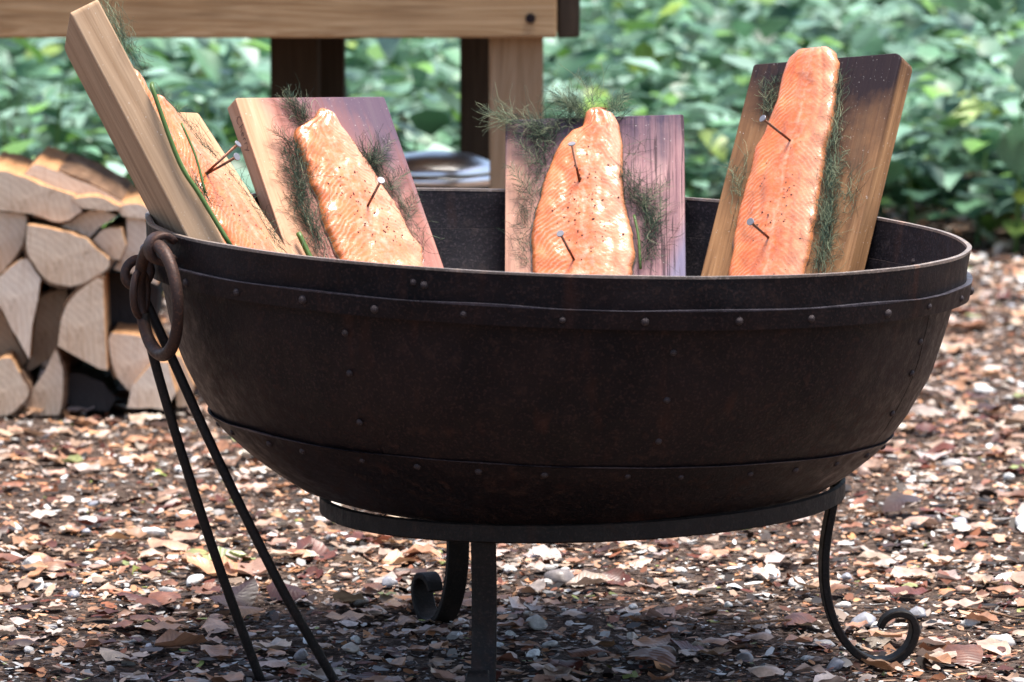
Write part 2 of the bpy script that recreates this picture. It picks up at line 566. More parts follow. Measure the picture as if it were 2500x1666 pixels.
def mat_ash():
    t = NT('ash')
    n = t.noise(t.coord('Object'), 30, 5, 0.7)
    b = t.ramp(n, [(0.35, (0.02, 0.019, 0.018)), (0.6, (0.16, 0.15, 0.145)), (0.75, (0.34, 0.33, 0.32))])
    t.bump(n, 0.8, 0.01)
    return t.set(b, 0.95, 0.0, 0.1)


M_ASH = mat_ash()

# ------------------------------------------------------------------ ground
def axis_vals(lo, hi, step, far):
    a = np.arange(lo, hi + 1e-6, step)
    left = lo - np.array([far, far * 0.45, far * 0.2, far * 0.07, far * 0.02])
    right = hi + np.array([far * 0.02, far * 0.07, far * 0.2, far * 0.45, far])
    return np.concatenate([left, a, right])


def ground_z(x, y):
    v = mnoise.noise(Vector((x * 2.3, y * 2.3, 0.3))) * 0.010 + mnoise.noise(Vector((x * 9, y * 9, 5.1))) * 0.005
    return v - 0.006


_gn = np.array([[ground_z(-2.6 + i * 0.04, -1.8 + j * 0.04) for i in range(131)] for j in range(216)])


def ground_zs(x, y):
    i = np.clip((x + 2.6) / 0.04, 0, 129.99); j = np.clip((y + 1.8) / 0.04, 0, 214.99)
    i0, j0 = i.astype(int), j.astype(int)
    a, b = i - i0, j - j0
    return (_gn[j0, i0] * (1 - a) + _gn[j0, i0 + 1] * a) * (1 - b) + (_gn[j0 + 1, i0] * (1 - a) + _gn[j0 + 1, i0 + 1] * a) * b


gx = axis_vals(-2.4, 2.4, 0.04, 90.0)
gy = axis_vals(-1.6, 6.0, 0.04, 160.0)
V = []
for yy in gy:
    for xx in gx:
        inside = -2.5 < xx < 2.5 and -1.7 < yy < 6.1
        V.append((xx, yy, ground_z(xx, yy) if inside else -0.006))
nx = len(gx)
Fg = [(j * nx + i, j * nx + i + 1, (j + 1) * nx + i + 1, (j + 1) * nx + i) for j in range(len(gy) - 1) for i in range(nx - 1)]
g = link('ground', pymesh('ground', V, Fg), M_SOIL, smooth=True)
tag(g, kind='structure')


# ------------------------------------------------------------------ litter scattered on the ground
def leaf_template(seed, fine=True):
    """a beech-like leaf 1 long, curled and creased; 4 x 6 quads"""
    r = np.random.default_rng(seed)
    nu, nv = (4, 6) if fine else (2, 4)
    curl, roll, twist = r.uniform(-0.5, 0.9), r.uniform(-0.2, 1.3), r.uniform(-0.6, 0.6)
    wob = r.uniform(-1, 1, 4)
    wid = r.uniform(0.27, 0.36)
    v = []
    for j in range(nv + 1):
        s = j / nv
        w = wid * (math.sin(math.pi * min(1, s ** 0.85)) ** 0.75) + 0.006
        if 0 < j < nv:
            w *= 1 + 0.14 * r.uniform(-1, 1)
        for i in range(nu + 1):
            c = i / nu * 2 - 1
            x = c * w
            y = s - 0.5
            z = roll * x * x * 1.6 + curl * (y * y) * 0.55 + twist * x * y + 0.05 * wob[0] * math.sin(7 * s + wob[1] * 3) + abs(c) * 0.05 * math.sin(16 * s + wob[2] * 9 + (c > 0) * 1.3)
            v.append((x, y, z))
    f = [(j * (nu + 1) + i, j * (nu + 1) + i + 1, (j + 1) * (nu + 1) + i + 1, (j + 1) * (nu + 1) + i) for j in range(nv) for i in range(nu)]
    v = np.array(v)
    v[:, 2] -= v[:, 2].min()
    return v, np.array(f)


def pebble_template(seed):
    bm = bmesh.new()
    bmesh.ops.create_icosphere(bm, subdivisions=2, radius=0.5)
    r = np.random.default_rng(seed)
    fl, el = r.uniform(0.30, 0.55), r.uniform(0.55, 0.9)
    o = Vector(r.uniform(-9, 9, 3))
    ang = r.uniform(0.5, 1.1)
    for vv in bm.verts:
        p = vv.co.copy()
        k = 1 + 0.5 * mnoise.noise(p * 1.7 + o) + 0.12 * mnoise.noise(p * 5 + o)
        p *= k
        # a couple of broken flint facets
        for q in range(2):
            d = Vector((math.cos(o.x + q * 2.1), math.sin(o.x + q * 2.1), 0.35))
            d.normalize()
            ex = p.dot(d) - 0.36 * ang
            if ex > 0:
                p -= d * ex * 0.85
        vv.co = Vector((p.x, p.y * el, p.z * fl))
    v = np.array([tuple(q.co) for q in bm.verts])
    f = np.array([[q.index for q in ff.verts] for ff in bm.faces])
    bm.free()
    v[:, 2] -= v[:, 2].min()
    return v, f


def rot_mats(rz, tilt, dirn):
    """random tilt about a horizontal axis after a spin about z"""
    n = len(rz)
    c, s = np.cos(rz), np.sin(rz)
    R1 = np.zeros((n, 3, 3))
    R1[:, 0, 0], R1[:, 0, 1], R1[:, 1, 0], R1[:, 1, 1], R1[:, 2, 2] = c, -s, s, c, 1
    ax = np.stack([np.cos(dirn), np.sin(dirn), np.zeros(n)], 1)
    K = np.zeros((n, 3, 3))
    K[:, 0, 2], K[:, 1, 2], K[:, 2, 0], K[:, 2, 1] = ax[:, 1], -ax[:, 0], -ax[:, 1], ax[:, 0]
    I = np.eye(3)[None]
    R2 = I + np.sin(tilt)[:, None, None] * K + (1 - np.cos(tilt))[:, None, None] * (K @ K)
    return R2 @ R1


def instance(templates, idx, pos, size, R, colors):
    Vs, Fs, Cs = [], [], []
    base = 0
    for k, (tv, tf) in enumerate(templates):
        sel = np.where(idx == k)[0]
        if len(sel) == 0:
            continue
        P = np.einsum('nij,vj->nvi', R[sel], tv) * size[sel][:, None, None] + pos[sel][:, None, :]
        nvt = len(tv)
        Vs.append(P.reshape(-1, 3))
        Cs.append(np.repeat(colors[sel], nvt, axis=0))
        Fs.append((tf[None] + (np.arange(len(sel)) * nvt)[:, None, None] + base).reshape(-1, tf.shape[1]))
        base += nvt * len(sel)
    return np.concatenate(Vs), np.concatenate(Fs), np.concatenate(Cs)


def scatter_xy(n, ynear=-0.75, yfar=6.2, power=1.0):
    """points over the wedge of ground in view with a margin at both sides"""
    y = ynear + (yfar - ynear) * RNG.random(n) ** power
    half = 0.75 + (y + 6) * 0.105
    x = RNG.uniform(-1, 1, n) * half
    return x, y


LEAF_COLS = np.array([(0.50, 0.29, 0.18), (0.56, 0.38, 0.27), (0.46, 0.21, 0.10), (0.54, 0.26, 0.12), (0.27, 0.095, 0.045), (0.13, 0.030, 0.016), (0.64, 0.50, 0.42), (0.075, 0.030, 0.02), (0.46, 0.35, 0.29), (0.30, 0.34, 0.10)])
LEAF_P = np.array([0.15, 0.15, 0.13, 0.12, 0.12, 0.09, 0.10, 0.06, 0.06, 0.02])
STONE_COLS = np.array([(0.58, 0.55, 0.52), (0.70, 0.69, 0.67), (0.46, 0.43, 0.41), (0.36, 0.36, 0.40), (0.40, 0.26, 0.20), (0.55, 0.45, 0.36), (0.20, 0.17, 0.16)])
STONE_P = np.array([0.24, 0.22, 0.14, 0.11, 0.10, 0.12, 0.07])
LEAF_T = [leaf_template(100 + k) for k in range(12)]
LEAF_TS = [leaf_template(200 + k, False) for k in range(10)]
PEB_T = [pebble_template(300 + k) for k in range(10)]


def in_view(x, y):
    return (np.abs(x) < (y + 6.0) * 0.0927 - 0.02) & (y > -0.10)


# leaves
NL = 8800
lx, ly = scatter_xy(NL * 2, -0.8, 5.6, 0.95)
# leaves drift together in clumps with barer gravelly patches between
dens = np.array([mnoise.noise(Vector((a * 2.6, b * 2.0, 8.0))) + 0.5 * mnoise.noise(Vector((a * 7, b * 5, 2.0))) for a, b in zip(lx, ly)])
keep = np.argsort(-(dens + RNG.uniform(-0.9, 0.9, NL * 2)))[:NL]
lx, ly = lx[keep], ly[keep]
ls = np.clip(RNG.lognormal(math.log(0.031), 0.38, NL), 0.012, 0.076)
lc = LEAF_COLS[RNG.choice(len(LEAF_COLS), NL, p=LEAF_P)] * RNG.uniform(0.7, 1.25, (NL, 1)) * (1 + RNG.uniform(-0.06, 0.06, (NL, 3)))
lc = np.clip(lc * 0.84 + lc.mean(1, keepdims=True) * np.array([[0.17, 0.155, 0.15]]), 0.01, 0.70) * 0.80
lz = ground_zs(lx, ly) + RNG.uniform(0.0, 0.011, NL)
lR = rot_mats(RNG.uniform(0, 6.283, NL), np.abs(RNG.normal(0, 0.17, NL)), RNG.uniform(0, 6.283, NL))
flip = RNG.random(NL) < 0.3
lR[flip] = lR[flip] @ np.diag([1.0, -1.0, -1.0])
lz[flip] += ls[flip] * 0.22
li = RNG.integers(0, len(LEAF_T), NL)
score = ls / (ly + 6.0) * in_view(lx, ly) * (ly < 2.0)
order = np.argsort(-score)
single = np.zeros(NL, bool)
single[order[:300]] = True
rest = ~single
V, Fq, C = instance(LEAF_T, li[rest], np.stack([lx, ly, lz], 1)[rest], ls[rest], lR[rest], lc[rest])
o = link('leaf_litter', bigmesh('leaf_litter', V, Fq, C), M_LEAF, smooth=True)
tag(o, 'carpet of dry brown and tan beech leaves covering the woodland floor', 'leaf litter', kind='stuff')
leaf_meshes = []
for k, (tv, tf) in enumerate(LEAF_T):
    nuv = [((i % 5) / 2 - 1, (i // 5) / 6) for i in range(len(tv))]
    me = pymesh('fallen_leaf', tv, [tuple(q) for q in tf.tolist()], nuv)
    me.shade_smooth()
    me.materials.append(M_LEAF_O)
    leaf_meshes.append(me)


def where(x, y):
    if y > 1.3:
        return 'near the firewood stack' if x < -0.3 else ('far back below the table' if x < 0.25 else 'far back near the undergrowth')
    side = 'left of the fire irons' if x < -0.36 else ('between fire irons and near stand leg' if x < -0.06 else ('in front of the bowl stand' if x < 0.2 else ('near the scrolled foot' if x < 0.42 else 'right of the scrolled foot')))
    if y > 0.35:
        side = {'in front of the bowl stand': 'under the bowl, behind the stand', 'near the scrolled foot': 'behind the scrolled foot'}.get(side, side + ', further back')
    return side


def leaf_label(c, size, k, x, y):
    r, gg, b = c
    col = 'green' if gg > r else ('dark red-brown' if r < 0.2 else ('pale buff' if r > 0.46 and b > 0.2 else ('greyish brown' if b > 0.19 else 'tan-orange')))
    sz = 'large ' if size > 0.056 else ('small ' if size < 0.044 else '')
    return f'{sz}{col} {"face-down" if flip[k] else "curled"} dry leaf {where(x, y)}' if col != 'green' else f'{sz}green fallen leaf {where(x, y)}'


for k in np.where(single)[0]:
    o = link('fallen_leaf', leaf_meshes[li[k]])
    M = Matrix(lR[k].tolist()).to_4x4()
    M = Matrix.Translation((lx[k], ly[k], lz[k])) @ M @ Matrix.Diagonal((ls[k], ls[k], ls[k], 1))
    o.matrix_world = M
    o.color = (*lc[k], 1)
    tag(o, leaf_label(lc[k], ls[k], k, lx[k], ly[k]), 'leaf', 'fallen leaves on the woodland floor')

# pebbles
NP = 2000
px_, py_ = scatter_xy(NP, -0.8, 5.2, 1.0)
ps = np.clip(RNG.lognormal(math.log(0.014), 0.48, NP), 0.008, 0.055)
pc = STONE_COLS[RNG.choice(len(STONE_COLS), NP, p=STONE_P)] * RNG.uniform(0.65, 1.08, (NP, 1))
pz = ground_zs(px_, py_) - ps * 0.10 + 0.004
pR = rot_mats(RNG.uniform(0, 6.283, NP), np.abs(RNG.normal(0, 0.18, NP)), RNG.uniform(0, 6.283, NP))
pi_ = RNG.integers(0, len(PEB_T), NP)
score = ps / (py_ + 6.0) * in_view(px_, py_)
order = np.argsort(-score)
psingle = np.zeros(NP, bool)
psingle[order[:220]] = True
rest = ~psingle
V, Fq, C = instance(PEB_T, pi_[rest], np.stack([px_, py_, pz], 1)[rest], ps[rest], pR[rest], pc[rest])
o = link('gravel', bigmesh('gravel', V, Fq, C), M_STONE, smooth=True)
tag(o, 'small flint gravel strewn between the leaves on the ground', 'gravel', kind='stuff')
peb_meshes = []
for k, (tv, tf) in enumerate(PEB_T):
    me = pymesh('pebble', tv, [tuple(q) for q in tf.tolist()])
    me.materials.append(M_STONE_O)
    me.shade_smooth()
    peb_meshes.append(me)
for k in np.where(psingle)[0]:
    o = link('pebble', peb_meshes[pi_[k]])
    o.matrix_world = Matrix.Translation((px_[k], py_[k], pz[k])) @ Matrix(pR[k].tolist()).to_4x4() @ Matrix.Diagonal((ps[k], ps[k], ps[k], 1))
    o.color = (*pc[k], 1)
    r, gg, b = pc[k]
    kd = 'white flint' if r > 0.5 and b > 0.4 else ('blue-grey flint' if b > r else ('brown' if r > 1.3 * b else 'grey flint'))
    sz = 'large' if ps[k] > 0.038 else ('small' if ps[k] < 0.029 else 'medium-sized')
    tag(o, f'{sz} {kd} pebble {where(px_[k], py_[k])}', 'pebble', 'pebbles on the woodland floor')

# crumbs: leaf fragments, husks and chips
NF = 230000
fx, fy = scatter_xy(NF, -0.8, 5.4, 1.15)
fs = np.clip(RNG.lognormal(math.log(0.0064), 0.62, NF), 0.0025, 0.030)
fc = np.concatenate([LEAF_COLS, STONE_COLS[:3], [(0.016, 0.011, 0.009)], [(0.05, 0.034, 0.027)]])
fp = np.concatenate([LEAF_P * 0.62, [0.05, 0.06, 0.05], [0.15], [0.18]])
fcol = fc[RNG.choice(len(fc), NF, p=fp / fp.sum())] * RNG.uniform(0.4, 1.0, (NF, 1))
fz = ground_zs(fx, fy) + RNG.uniform(-0.001, 0.008, NF)
fR = rot_mats(RNG.uniform(0, 6.283, NF), np.abs(RNG.normal(0, 0.35, NF)), RNG.uniform(0, 6.283, NF))
frag = []
for k in range(8):
    r = np.random.default_rng(400 + k)
    ang = np.linspace(0, 2 * math.pi, 7)[:6] + r.uniform(-0.3, 0.3, 6)
    v = np.stack([np.cos(ang) * 0.5, np.sin(ang) * r.uniform(0.22, 0.42), np.zeros(6)], 1) * r.uniform(0.7, 1.1, (6, 1))
    v[:, 2] = 0.25 * r.uniform(-0.6, 1) * v[:, 0] ** 2 + 0.5 * r.uniform(-0.5, 1) * v[:, 1] ** 2
    v[:, 2] -= v[:, 2].min()
    frag.append((v, np.array([[0, 1, 2, 3, 4, 5]])))
V, Fq, C = instance(frag, RNG.integers(0, 8, NF), np.stack([fx, fy, fz], 1), fs, fR, fcol)
o = link('leaf_crumbs', bigmesh('leaf_crumbs', V, Fq, C), M_CRUMB)
tag(o, 'fine broken leaf fragments and chips strewn over the soil', 'leaf crumbs', kind='stuff')

# twigs
tw_meshes = []
for k in range(6):
    pts = [(0, 0, 0)]
    for j in range(6):
        p = pts[-1]
        pts.append((p[0] + 0.17, p[1] + random.uniform(-0.05, 0.05), max(0, p[2] + random.uniform(-0.03, 0.03))))
    me = tube_mesh('twig', pts, [0.011, 0.011, 0.010, 0.009, 0.008, 0.006, 0.004], 6)
    me.materials.append(M_BARK)
    tw_meshes.append(me)
tx, ty = scatter_xy(70, -0.4, 3.0)
for k in range(70):
    if not in_view(tx[k:k + 1], ty[k:k + 1])[0]:
        continue
    s = random.uniform(0.06, 0.17)
    o = link('twig', tw_meshes[k % 6])
    o.matrix_world = Matrix.Translation((tx[k], ty[k], ground_z(tx[k], ty[k]) + 0.010)) @ Matrix.Rotation(random.uniform(0, 6.28), 4, 'Z') @ Matrix.Rotation(random.uniform(-0.06, 0.06), 4, 'Y') @ Matrix.Diagonal((s, s, s, 1))
    tag(o, f'{"longer" if s > 0.11 else "short"} thin brown twig on the litter {where(tx[k], ty[k])}', 'twig', 'twigs on the woodland floor')


# ------------------------------------------------------------------ undergrowth behind
def green_leaf(seed):
    """ovate leaf 1 long with a folded midrib and drooping tip; base at origin, grows along +Y"""
    r = np.random.default_rng(seed)
    nu, nv = 2, 5
    droop, fold, wid = r.uniform(0.15, 0.7), r.uniform(0.1, 0.35), r.uniform(0.26, 0.40)
    prof = [0.02, 0.72, 1.0, 0.86, 0.50, 0.02]
    v = []
    for j in range(nv + 1):
        s = j / nv
        for i in range(nu + 1):
            c = i - 1
            x = c * wid * prof[j] * (1 + 0.06 * r.uniform(-1, 1))
            v.append((x, s * (1 - 0.12 * droop), abs(c) * fold * prof[j] * 0.35 - droop * s * s * 0.55 + 0.03 * r.uniform(-1, 1)))
    f = [(j * 3 + i, j * 3 + i + 1, (j + 1) * 3 + i + 1, (j + 1) * 3 + i) for j in range(nv) for i in range(nu)]
    return np.array(v), np.array(f)


GL_T = [green_leaf(500 + k) for k in range(8)]
GREENS = np.array([(0.105, 0.235, 0.130), (0.165, 0.305, 0.215), (0.035, 0.100, 0.048), (0.245, 0.390, 0.305), (0.13, 0.28, 0.055), (0.26, 0.38, 0.08)])
GREEN_P = np.array([0.25, 0.26, 0.19, 0.17, 0.09, 0.04])


def plant_leaves(rng, h, n, size):
    """local leaf transforms of one plant: positions, spin, tilt"""
    out = []
    lean = rng.uniform(-0.25, 0.25, 2)
    for k in range(n):
        s = (k + 1) / n
        z = h * (0.10 + 0.90 * s)
        a = k * 2.4 + rng.uniform(-0.5, 0.5)
        rr = rng.uniform(0.0, 0.10) * (1.2 - s)
        p = np.array([lean[0] * z + math.cos(a) * rr, lean[1] * z + math.sin(a) * rr, z])
        sz = size * rng.uniform(0.7, 1.25) * (1.1 - 0.35 * s)
        out.append((p, a, rng.normal(0.15, 0.40), sz))
    return out, lean


def leaf_matrix(p, a, pitch, sz):
    # leaf grows outwards along direction a, pitched up
    R = Matrix.Rotation(a - math.pi / 2, 4, 'Z') @ Matrix.Rotation(pitch, 4, 'X')
    return Matrix.Translation(Vector(p)) @ R @ Matrix.Diagonal((sz, sz, sz, 1))


gl_meshes = []
for tv, tf in GL_T:
    me = pymesh('leaf', tv, [tuple(q) for q in tf.tolist()])
    me.materials.append(M_GREEN_O)
    me.shade_smooth()
    gl_meshes.append(me)


def veg_edge(x):
    """front edge of the undergrowth: nearer on the left, set back on the right"""
    return 3.75 - 0.35 * min(1, max(-1, x)) * -1 + 0.25 * math.sin(x * 3.1)


stem_mesh = tube_mesh('stem', [(0, 0, -0.02), (0, 0, 0.5), (0, 0, 1.0)], [0.010, 0.008, 0.004], 6)
stem_mesh.materials.append(M_STEM)
near_spots = []
for k in range(130):
    x = -1.25 + 2.6 * ((k * 0.618) % 1.0)
    y = veg_edge(x) + random.random() ** 1.4 * 2.4
    near_spots.append((x, y))
for k, (x, y) in enumerate(near_spots):
    r = np.random.default_rng(700 + k)
    h = r.uniform(0.07, 0.33)
    lv, lean = plant_leaves(r, h, int(r.integers(7, 12)), r.uniform(0.065, 0.115))
    root = empty('undergrowth_plant', (x, y, -0.005))
    vx = x / (y + 6)
    spot = 'behind the firewood' if vx < -0.055 else ('below the table rail' if vx < 0.0 else ('between the two rightmost planks' if vx < 0.045 else ('behind the scorched plank' if vx < 0.07 else 'beyond the rim at the right')))
    tag(root, f'{"tall" if h > 0.25 else ("low" if h < 0.18 else "knee-high")} green leafy plant {spot}, {"front edge" if y < 4.4 else ("middle rows" if y < 5.2 else "farther rows")}', 'plant', 'undergrowth plants behind the bowl')
    st = link('stem', stem_mesh, parent=root)
    st.matrix_local = Matrix(((1, 0, lean[0], 0), (0, 1, lean[1], 0), (0, 0, 1, 0), (0, 0, 0, 1))) @ Matrix.Diagonal((0.5, 0.5, h, 1))
    for (p, a, pitch, sz) in lv:
        lo = link('leaf', gl_meshes[int(r.integers(0, 8))], parent=root)
        lo.matrix_local = leaf_matrix(p, a, pitch, sz)
        lo.color = (*(GREENS[r.choice(6, p=GREEN_P)] * r.uniform(0.75, 1.25)), 1)

# the mass behind and between
pos, mats, sizes, cols = [], [], [], []
r = np.random.default_rng(900)
for k in range(3000):
    y = 3.9 + 9.5 * r.random() ** 0.9
    x = r.uniform(-1, 1) * (1.1 + (y + 6) * 0.105)
    if y < veg_edge(x) + 0.15:
        continue
    h = (0.12 + 0.5 * r.random() ** 1.6) * (1.0 if y < 7 else 1.15)
    lv, lean = plant_leaves(r, h, int(r.integers(7, 12)), r.uniform(0.068, 0.135))
    for (p, a, pitch, sz) in lv:
        pos.append(p + np.array([x, y, 0]))
        mats.append(np.array((Matrix.Rotation(a - math.pi / 2, 3, 'Z') @ Matrix.Rotation(pitch, 3, 'X'))))
        sizes.append(sz)
        cols.append(GREENS[r.choice(6, p=GREEN_P)] * r.uniform(0.7, 1.25))
nG = len(pos)
V, Fq, C = instance(GL_T, r.integers(0, 8, nG), np.array(pos), np.array(sizes), np.array(mats), np.array(cols))
o = link('undergrowth', bigmesh('undergrowth', V, Fq, C), M_GREEN, smooth=True)
tag(o, 'dense mass of green undergrowth leaves filling the background', 'undergrowth', kind='stuff')


# ------------------------------------------------------------------ log pile (face outlines in metres: x, z at the front of the pile)
def split_log(outline, y0, length, label, face_mat, bark_edges=(), yaw=0.0, pitch=0.0, side_mat=None):
    """a split log: front face outline extruded back; edges listed in bark_edges carry bark"""
    pts = [Vector((p[0], 0, p[1])) for p in outline]
    c = sum(pts, Vector()) / len(pts)
    # subdivide outline and roughen
    ring = []
    n = len(pts)
    edge_id = []
    for i in range(n):
        a, b = pts[i], pts[(i + 1) % n]
        for k in range(3):
            p = a.lerp(b, k / 3)
            if i in bark_edges:
                z0, z3, u_ = pts[i - 1], pts[(i + 2) % n], k / 3
                p = 0.5 * ((2 * a) + (b - z0) * u_ + (2 * z0 - 5 * a + 4 * b - z3) * u_ * u_ + (3 * a - z0 - 3 * b + z3) * u_ ** 3)
            q = p - c
            ring.append(q * (1 + 0.018 * mnoise.noise(p * 30 + Vector((y0 * 9, 0, 0)))))
            edge_id.append(i)
    m = len(ring)
    segs = 5
    V, Fc, mi = [], [], []
    for s in range(segs + 1):
        yy = length * s / segs
        sc = 1 + 0.05 * mnoise.noise(Vector((yy * 6, c.x * 20, c.z * 20)))
        for k, q in enumerate(ring):
            w = q * sc
            dy = 0
            V.append((w.x, yy + dy, w.z + 0.004 * mnoise.noise(Vector((k * 0.9, yy * 9, y0)))))
    V.append((0, 0, 0))
    V.append((0, length, 0))
    for s in range(segs):
        for k in range(m):
            k2 = (k + 1) % m
            Fc.append((s * m + k, (s + 1) * m + k, (s + 1) * m + k2, s * m + k2))
            mi.append(1 if edge_id[k] in bark_edges else 2)
    for k in range(m):
        k2 = (k + 1) % m
        Fc.append((len(V) - 2, k, k2)); mi.append(0)
        Fc.append((len(V) - 1, segs * m + k2, segs * m + k)); mi.append(0)
    root = empty('split_log', (c.x, y0, c.z))
    root.rotation_euler = (pitch, 0, yaw)
    tag(root, label, 'log', 'split logs in the firewood stack')
    sel = [i for i in range(len(Fc)) if mi[i] in (0, 2)] + [i for i in range(len(Fc)) if mi[i] == 1]
    me = pymesh('wood', V, [Fc[i] for i in sel])
    bm = bmesh.new(); bm.from_mesh(me); bmesh.ops.recalc_face_normals(bm, faces=bm.faces); bm.to_mesh(me); bm.free()
    n_face = [mi[i] for i in sel]
    me.materials.append(face_mat); me.materials.append(M_LOG_SIDE if face_mat not in (M_LOG_K, M_LOG_D) else face_mat)
    me.polygons.foreach_set('material_index', [0 if q == 0 else 1 for q in n_face])
    wood = link('wood', me, None, root)
    ks = [k for k in range(m) if edge_id[k] in bark_edges]
    if ks:
        BV, BF = [], []
        idx = {}
        def bv(k, s_, out):
            key = (k, s_, out)
            if key not in idx:
                q = Vector(V[s_ * m + k])
                d = Vector((q.x, 0, q.z)).normalized()
                th = (0.0045 + 0.0022 * mnoise.noise(Vector((k * 0.8, s_ * 1.3, y0 * 7)))) if out else -0.001
                p = q + d * th
                p.y += 0.0015 if s_ == 0 else 0
                idx[key] = len(BV); BV.append(p)
            return idx[key]
        for k in ks:
            k2 = (k + 1) % m
            BF.append((bv(k, 0, 0), bv(k2, 0, 0), bv(k2, 0, 1), bv(k, 0, 1)))
            BF.append((bv(k, segs, 1), bv(k2, segs, 1), bv(k2, segs, 0), bv(k, segs, 0)))
            for s_ in range(segs):
                BF.append((bv(k, s_, 1), bv(k2, s_, 1), bv(k2, s_ + 1, 1), bv(k, s_ + 1, 1)))
        me = pymesh('bark', BV, BF)
        bm = bmesh.new(); bm.from_mesh(me); bmesh.ops.recalc_face_normals(bm, faces=bm.faces); bm.to_mesh(me); bm.free()
        link('bark', me, M_BARK, root)
    return root


LOGS = [
    (1, 2.03, [(-0.7476, 0.2979), (-0.7129, 0.2952), (-0.7099, 0.2724), (-0.7147, 0.2509), (-0.7324, 0.224), (-0.7486, 0.2066), (-0.7808, 0.1945), (-0.7909, 0.2482), (-0.7823, 0.2939)]),
    (2, 2.0, [(-0.7051, 0.2821), (-0.6573, 0.2741), (-0.6201, 0.2607), (-0.5858, 0.2299), (-0.5966, 0.2112), (-0.6314, 0.1938), (-0.666, 0.1951), (-0.6846, 0.2085), (-0.7029, 0.2353), (-0.7072, 0.2567)]),
    (3, 2.0, [(-0.7458, 0.2058), (-0.7216, 0.2273), (-0.7056, 0.2326), (-0.6951, 0.2192), (-0.6868, 0.2018), (-0.6916, 0.171), (-0.7, 0.1334), (-0.7045, 0.085), (-0.7307, 0.1307), (-0.7463, 0.1629), (-0.7702, 0.171), (-0.7672, 0.1978)]),
    (4, 2.05, [(-0.6905, 0.1707), (-0.6529, 0.1814), (-0.6523, 0.1599), (-0.6643, 0.1085), (-0.6713, 0.0815), (-0.7199, 0.0558), (-0.7062, 0.0815), (-0.696, 0.1545)]),
    (5, 1.99, [(-0.5946, 0.2043), (-0.5926, 0.1346), (-0.5892, 0.0661), (-0.6264, 0.0836), (-0.6629, 0.1051), (-0.6578, 0.1427), (-0.6468, 0.1695), (-0.6254, 0.1909)]),
    (6, 1.97, [(-0.7444, 0.0888), (-0.7284, 0.0915), (-0.7154, 0.0674), (-0.7023, 0.0432), (-0.7105, 0.0244), (-0.7293, 0.0083), (-0.7454, 0.003), (-0.7827, 0.002), (-0.7873, 0.062)]),
    (7, 2.0, [(-0.667, 0.0985), (-0.6592, 0.0797), (-0.6554, 0.0554), (-0.6626, 0.002), (-0.6974, 0.002), (-0.7187, 0.0043), (-0.705, 0.0339), (-0.6807, 0.0689)]),
    (8, 2.04, [(-0.6573, 0.0557), (-0.6412, 0.0611), (-0.6011, 0.0449), (-0.5798, 0.0205), (-0.5935, 0.002), (-0.6391, 0.002), (-0.6577, 0.0205)]),
    (9, 2.03, [(-0.5863, 0.1191), (-0.5408, 0.115), (-0.5264, 0.0813), (-0.5385, 0.0651), (-0.5521, 0.0462), (-0.5602, 0.0327), (-0.5788, 0.0543), (-0.5879, 0.0867)]),
    (10, 2.0, [(-0.5554, 0.0447), (-0.5231, 0.0824), (-0.5017, 0.0797), (-0.4901, 0.0339), (-0.5076, 0.0097), (-0.5637, 0.0124)]),
    (11, 2.05, [(-0.5022, 0.0788), (-0.4874, 0.0842), (-0.4675, 0.0382), (-0.4758, 0.0083), (-0.4919, 0.0083)]),
    (12, 2.06, [(-0.719, 0.3474), (-0.6987, 0.3656), (-0.6614, 0.3528), (-0.6107, 0.3312), (-0.576, 0.3124), (-0.5574, 0.2936), (-0.6003, 0.299), (-0.643, 0.3178), (-0.6803, 0.3312)]),
    (13, 2.02, [(-0.7619, 0.3617), (-0.746, 0.3591), (-0.7114, 0.3484), (-0.6398, 0.3216), (-0.6293, 0.3002), (-0.6588, 0.2841), (-0.7013, 0.2962), (-0.7466, 0.3015), (-0.7677, 0.3189)]),
    (14, 2.05, [(-0.6613, 0.2744), (-0.629, 0.2932), (-0.5995, 0.2999), (-0.5782, 0.2892), (-0.5997, 0.2757), (-0.6186, 0.2582)]),
    (15, 2.04, [(-0.6139, 0.2552), (-0.599, 0.2714), (-0.5709, 0.2727), (-0.5645, 0.2472), (-0.574, 0.2257), (-0.5887, 0.2297)]),
    (16, 2.06, [(-0.5655, 0.2936), (-0.5387, 0.2882), (-0.5257, 0.2451), (-0.5194, 0.1857), (-0.5475, 0.1992), (-0.585, 0.21), (-0.5727, 0.2289), (-0.5645, 0.2559)]),
    (17, 2.16, [(-0.6031, 0.1964), (-0.557, 0.1868), (-0.5245, 0.1691), (-0.5277, 0.1143), (-0.5495, 0.102), (-0.5985, 0.1088)]),
    (18, 2.05, [(-0.7707, 0.0788), (-0.751, 0.1545), (-0.7353, 0.122), (-0.7116, 0.0761), (-0.7225, 0.0652), (-0.7357, 0.0828)]),
]
